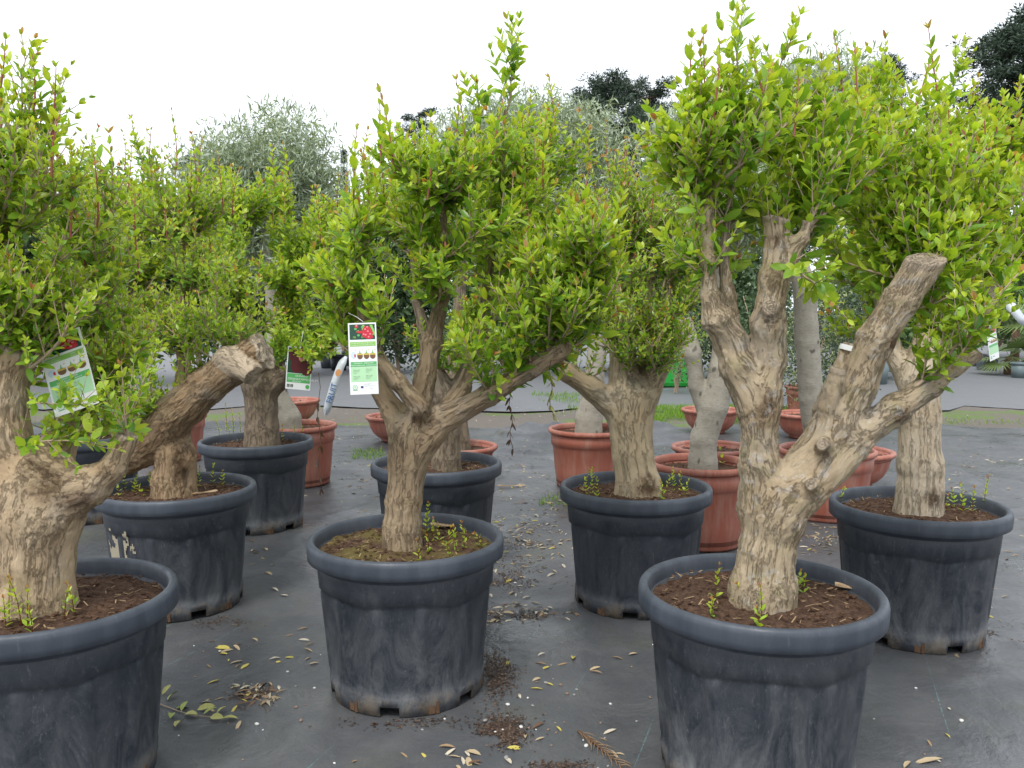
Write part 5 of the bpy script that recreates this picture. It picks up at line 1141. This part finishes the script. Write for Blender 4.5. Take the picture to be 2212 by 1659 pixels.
for (uc, vc, su, sv, m) in [(1140, 1180, 60, 45, 42), (1180, 1100, 45, 25, 22), (1110, 1330, 55, 12, 14), (1120, 1260, 40, 30, 12), (510, 1415, 45, 22, 14), (555, 1490, 16, 14, 12), (465, 1530, 40, 30, 5), (1210, 1430, 60, 30, 8), (1010, 1640, 30, 14, 7), (1330, 1600, 20, 20, 4), (1765, 1165, 25, 20, 16), (2110, 1280, 60, 90, 12), (2050, 1000, 70, 40, 16), (1150, 1580, 40, 30, 6), (600, 1230, 60, 40, 10), (760, 1010, 40, 30, 20), (1790, 1500, 30, 60, 2), (660, 1400, 25, 30, 8), (900, 1640, 120, 10, 3), (2010, 1600, 70, 40, 4), (1090, 1140, 60, 20, 10), (540, 1180, 20, 12, 5)]:
    for _ in range(m): lay(uc + rng.normal() * su, vc + rng.normal() * sv)
for (u, v, L, mi) in [(1238, 1418, .075, 9), (1215, 1432, .05, 2), (1176, 1440, .045, 3), (1285, 1442, .05, 4), (965, 1610, .06, 7), (985, 1632, .05, 0), (1000, 1642, .045, 6), (1012, 1645, .04, 9), (1112, 1612, .05, 3), (1098, 1640, .055, 6), (480, 1395, .09, 3), (455, 1530, .06, 0), (520, 1500, .06, 7), (530, 1480, .05, 4), (460, 1470, .05, 9), (2005, 1640, .10, 0), (1960, 1648, .06, 4)]: lay(u, v, L, LM[mi])
def stuff_litter(name, label, areas, n, L, ratio, cols, seed, zoff=.002):
    rg = np.random.default_rng(seed); pos = []
    for (uc, vc, su, sv, wg) in areas:
        for _ in range(int(n * wg)):
            p = G(uc + rg.normal() * su, min(1658, max(850, vc + rg.normal() * sv)))
            if not occupied(p[0], p[1]): pos.append(p)
    pos = np.array(pos); pos = pos[fbm(pos * 9.0 + seed, 3, seed) > -.08]; pos[:, 2] = np.where(pos[:, 1] < 9.4, fab_h(pos[:, 0], pos[:, 1]), -.012) + zoff; m = len(pos); a = rg.uniform(0, 6.28, m)
    d = nrm(np.stack([np.cos(a), np.sin(a), rg.normal(size=m) * .15], 1)); nn = nrm(np.cross(d, np.stack([-np.sin(a), np.cos(a), rg.normal(size=m) * .3], 1))); l = L * rg.uniform(.5, 1.4, m)
    V, F, C = leaf_geom((pos, d, nn, l, l * ratio, np.asarray(cols)[rg.integers(0, len(cols), m)] * rg.uniform(.7, 1.3, (m, 1))), LT_S, LS3, None)
    tag(ob(name, np_mesh(name, V, F, NEEDLE, False, {'tint': ('FLOAT_COLOR', C)})), label, 'leaf litter', kind='stuff')
stuff_litter('leaf_litter', 'scattered dry leaf litter on the fabric between the pots', [(1150, 1000, 120, 40, .2), (1140, 1160, 60, 50, .2), (760, 950, 40, 40, .15), (2080, 1010, 90, 60, .1), (1200, 900, 160, 15, .1), (1480, 960, 100, 30, .05), (1120, 1320, 60, 10, .05), (560, 1490, 20, 15, .03), (1770, 1160, 30, 20, .05), (2130, 1150, 60, 90, .05), (800, 1080, 60, 40, .05)], 2600, .045, .24, [(.42, .33, .2), (.3, .2, .11), (.5, .44, .33), (.16, .09, .05)], 801)
stuff_litter('soil_crumbs', 'dark brown spilled soil crumbs beside the pots', [(1075, 1450, 22, 28, .2), (1085, 1570, 28, 14, .16), (1095, 1590, 20, 12, .08), (1100, 1250, 40, 14, .14), (1120, 1330, 50, 8, .1), (1090, 1190, 40, 20, .08), (540, 1505, 22, 12, .08), (2090, 1010, 50, 12, .08), (2150, 1375, 60, 14, .08), (1210, 1650, 35, 6, .04), (480, 1340, 30, 8, .03), (870, 1555, 90, 8, .05), (1560, 1660, 60, 10, .03)], 7000, .010, .6, [(.06, .035, .025), (.09, .055, .035), (.04, .025, .02), (.14, .09, .06)], 802, .003)
PEB = [flat_mat('pebble_grey', (.26, .25, .24), .8), flat_mat('pebble_brown', (.20, .14, .11), .8), flat_mat('pebble_white', (.58, .57, .54), .7)]
def pebble_mesh(seed, mat):
    import bmesh
    bm = bmesh.new(); bmesh.ops.create_icosphere(bm, subdivisions=2, radius=1)
    for v in bm.verts: v.co *= 1 + .28 * float(fbm(np.array([v.co[:]]) * 1.3 + seed, 2, seed)[0]); v.co.z *= .6
    me = bpy.data.meshes.new('pebble'); bm.to_mesh(me); bm.free(); me.materials.append(mat); me.polygons.foreach_set('use_smooth', [True] * len(me.polygons)); return me
PM = [pebble_mesh(i, PEB[i % 3]) for i in range(6)]
for i in range(95):
    u, v = (rng.uniform(300, 2200), 1659 - abs(rng.normal()) * 190) if i > 24 else (1200 + rng.normal() * 70, 1520 + rng.normal() * 60)
    if v < 1250: continue
    p = G(u, v)
    if occupied(p[0], p[1], .02): continue
    o = bpy.data.objects.new('pebble', PM[rng.integers(0, 6)]); r_ = rng.choice([.003, .004, .005, .007]); o.scale = (r_ * 1.2, r_, r_); o.rotation_euler = (0, 0, rng.uniform(0, 6)); o.location = (p[0], p[1], float(fab_h(np.array([p[0]]), np.array([p[1]]))[0]) + r_ * .35); link(o)
    tag(o, '%s pebble %s on the fabric %s' % ('tiny' if r_ < .0045 else 'small', {'pebble_grey': 'of grey stone', 'pebble_brown': 'of brown stone', 'pebble_white': 'of white stone'}[o.data.materials[0].name], near(p)), 'pebble', 'pebbles scattered on the fabric')
def ground_z(p): return float(fab_h(np.array([p[0]]), np.array([p[1]]))[0])
# wilted green sprig by the scratched pot
pts = np.array([G(u, v) for u, v in [(325, 1510), (350, 1522), (385, 1535), (420, 1545), (470, 1548)]]); pts[:, 2] = [ground_z(q) + .006 for q in pts]; base = pts[0].copy()
t = empty('wilted_sprig', base); tag(t, 'wilted green leafy sprig lying on the fabric near the scratched pot', 'sprig'); mb = MB(); mb.tube(pts - base, [.002, .002, .0018, .0015, .001], 5); ob('stem', mb.mesh('stem', STEM), t)
rg = np.random.default_rng(3); WL = [plain('wilted_leaf', (.26, .30, .07), .6, .3), plain('wilted_leaf_yellow', (.34, .33, .10), .6, .3)]
for u, v, a, L in [(338, 1505, 2.4, .05), (345, 1525, -2.0, .05), (362, 1512, 1.2, .055), (378, 1530, .6, .06), (372, 1540, -1.3, .055), (392, 1535, 1.5, .05), (398, 1542, -.3, .055), (395, 1555, -1.6, .06), (425, 1532, .5, .06), (440, 1542, .8, .05), (455, 1548, -.4, .06), (478, 1552, .1, .055), (468, 1540, .9, .045), (330, 1520, -1.2, .04), (350, 1500, 1.0, .045)]:
    p = G(u, v); T = LT.copy(); T[:, 1] *= .42; T[:, 2] = .16 * np.abs(LT[:, 1]) + .10 * np.sin(T[:, 0] * 3) + .05
    o = ob('leaf', np_mesh('leaf', T, [LF3, LF4], WL[rg.integers(0, 2)]), t); o.location = np.array((p[0], p[1], ground_z(p) + .003)) - base; o.scale = (L, L, L); o.rotation_euler = (rg.normal() * .3, rg.normal() * .15 - .1, a)
# dry brown frond
pts = np.array([G(u, v) for u, v in [(1248, 1578), (1280, 1600), (1310, 1625), (1350, 1658)]]); pts[:, 2] = [ground_z(q) + .006 for q in pts]; base = pts[0].copy(); t = empty('dry_frond', base); tag(t, 'dry brown conifer frond lying on the fabric near the front pots', 'frond')
mb = MB(); mb.tube(pts - base, [.0045, .004, .003, .001], 6); ob('stem', mb.mesh('stem', DRYL), t); FR = plain('frond_brown', (.24, .15, .08), .8, .4)
for k in range(26):
    s_ = (k + 1) / 28; i = s_ * 3; j = int(i); p = pts[j] * (1 - (i - j)) + pts[min(3, j + 1)] * (i - j); d = nrm(pts[3] - pts[0]); sd = np.cross((0, 0, 1), d) * (1 if k % 2 else -1); e = p + (d * rg.uniform(.5, 1) + sd * rg.uniform(.2, .6)) * rg.uniform(.035, .07); e[2] = ground_z(e) + rg.uniform(.002, .012)
    mb = MB(); mb.tube([p - base, (p + e) / 2 - base + np.array((0, 0, .004)), e - base], [.0016, .0014, .0006], 4); ob('twiglet', mb.mesh('twiglet', FR), t)
# pale chip of bark on the soil under the slanting limb, light bark pieces behind the tagged trunk
def chip(u, v, z, L, wd, rz, label):
    p = G(u, v, z); mb = MB(); n = 6; V = []
    for i in range(n + 1):
        x = (i / n - .5) * L; ww = wd * (.35 + .65 * math.sin(math.pi * (i + .6) / (n + 1.2))); V += [(x, -ww / 2, .004 * math.sin(i)), (x, ww / 2, .003 * math.cos(i)), (x, -ww / 2, -.004), (x, ww / 2, -.004)]
    Q = []
    for i in range(n): a = 4 * i; b = a + 4; Q += [(a, b, b + 1, a + 1), (a + 2, a + 3, b + 3, b + 2), (a, a + 2, b + 2, b), (a + 1, b + 1, b + 3, a + 3)]
    Q += [(0, 1, 3, 2), (4 * n, 4 * n + 2, 4 * n + 3, 4 * n + 1)]
    mb.add(V, Q); o = ob('bark_chip', mb.mesh('bark_chip', CHIP, False)); o.location = p; o.rotation_euler = (0, .05, rz); tag(o, label, 'bark chip')
CHIP = plain('pale_wood', (.42, .29, .17), .85, .3)
chip(442, 1062, .512, .13, .03, .9, 'long pale bark chip on the soil under the slanting limb'); chip(955, 1132, .512, .09, .05, .2, 'flat pale bark piece on the soil behind the tagged trunk'); chip(1105, 1048, .01, .22, .02, .3, 'bleached stick lying on the fabric beside the half hidden pot')
chip(1830, 1264, .513, .07, .035, -.3, 'flat bark piece at the pot rim of the forked tree')
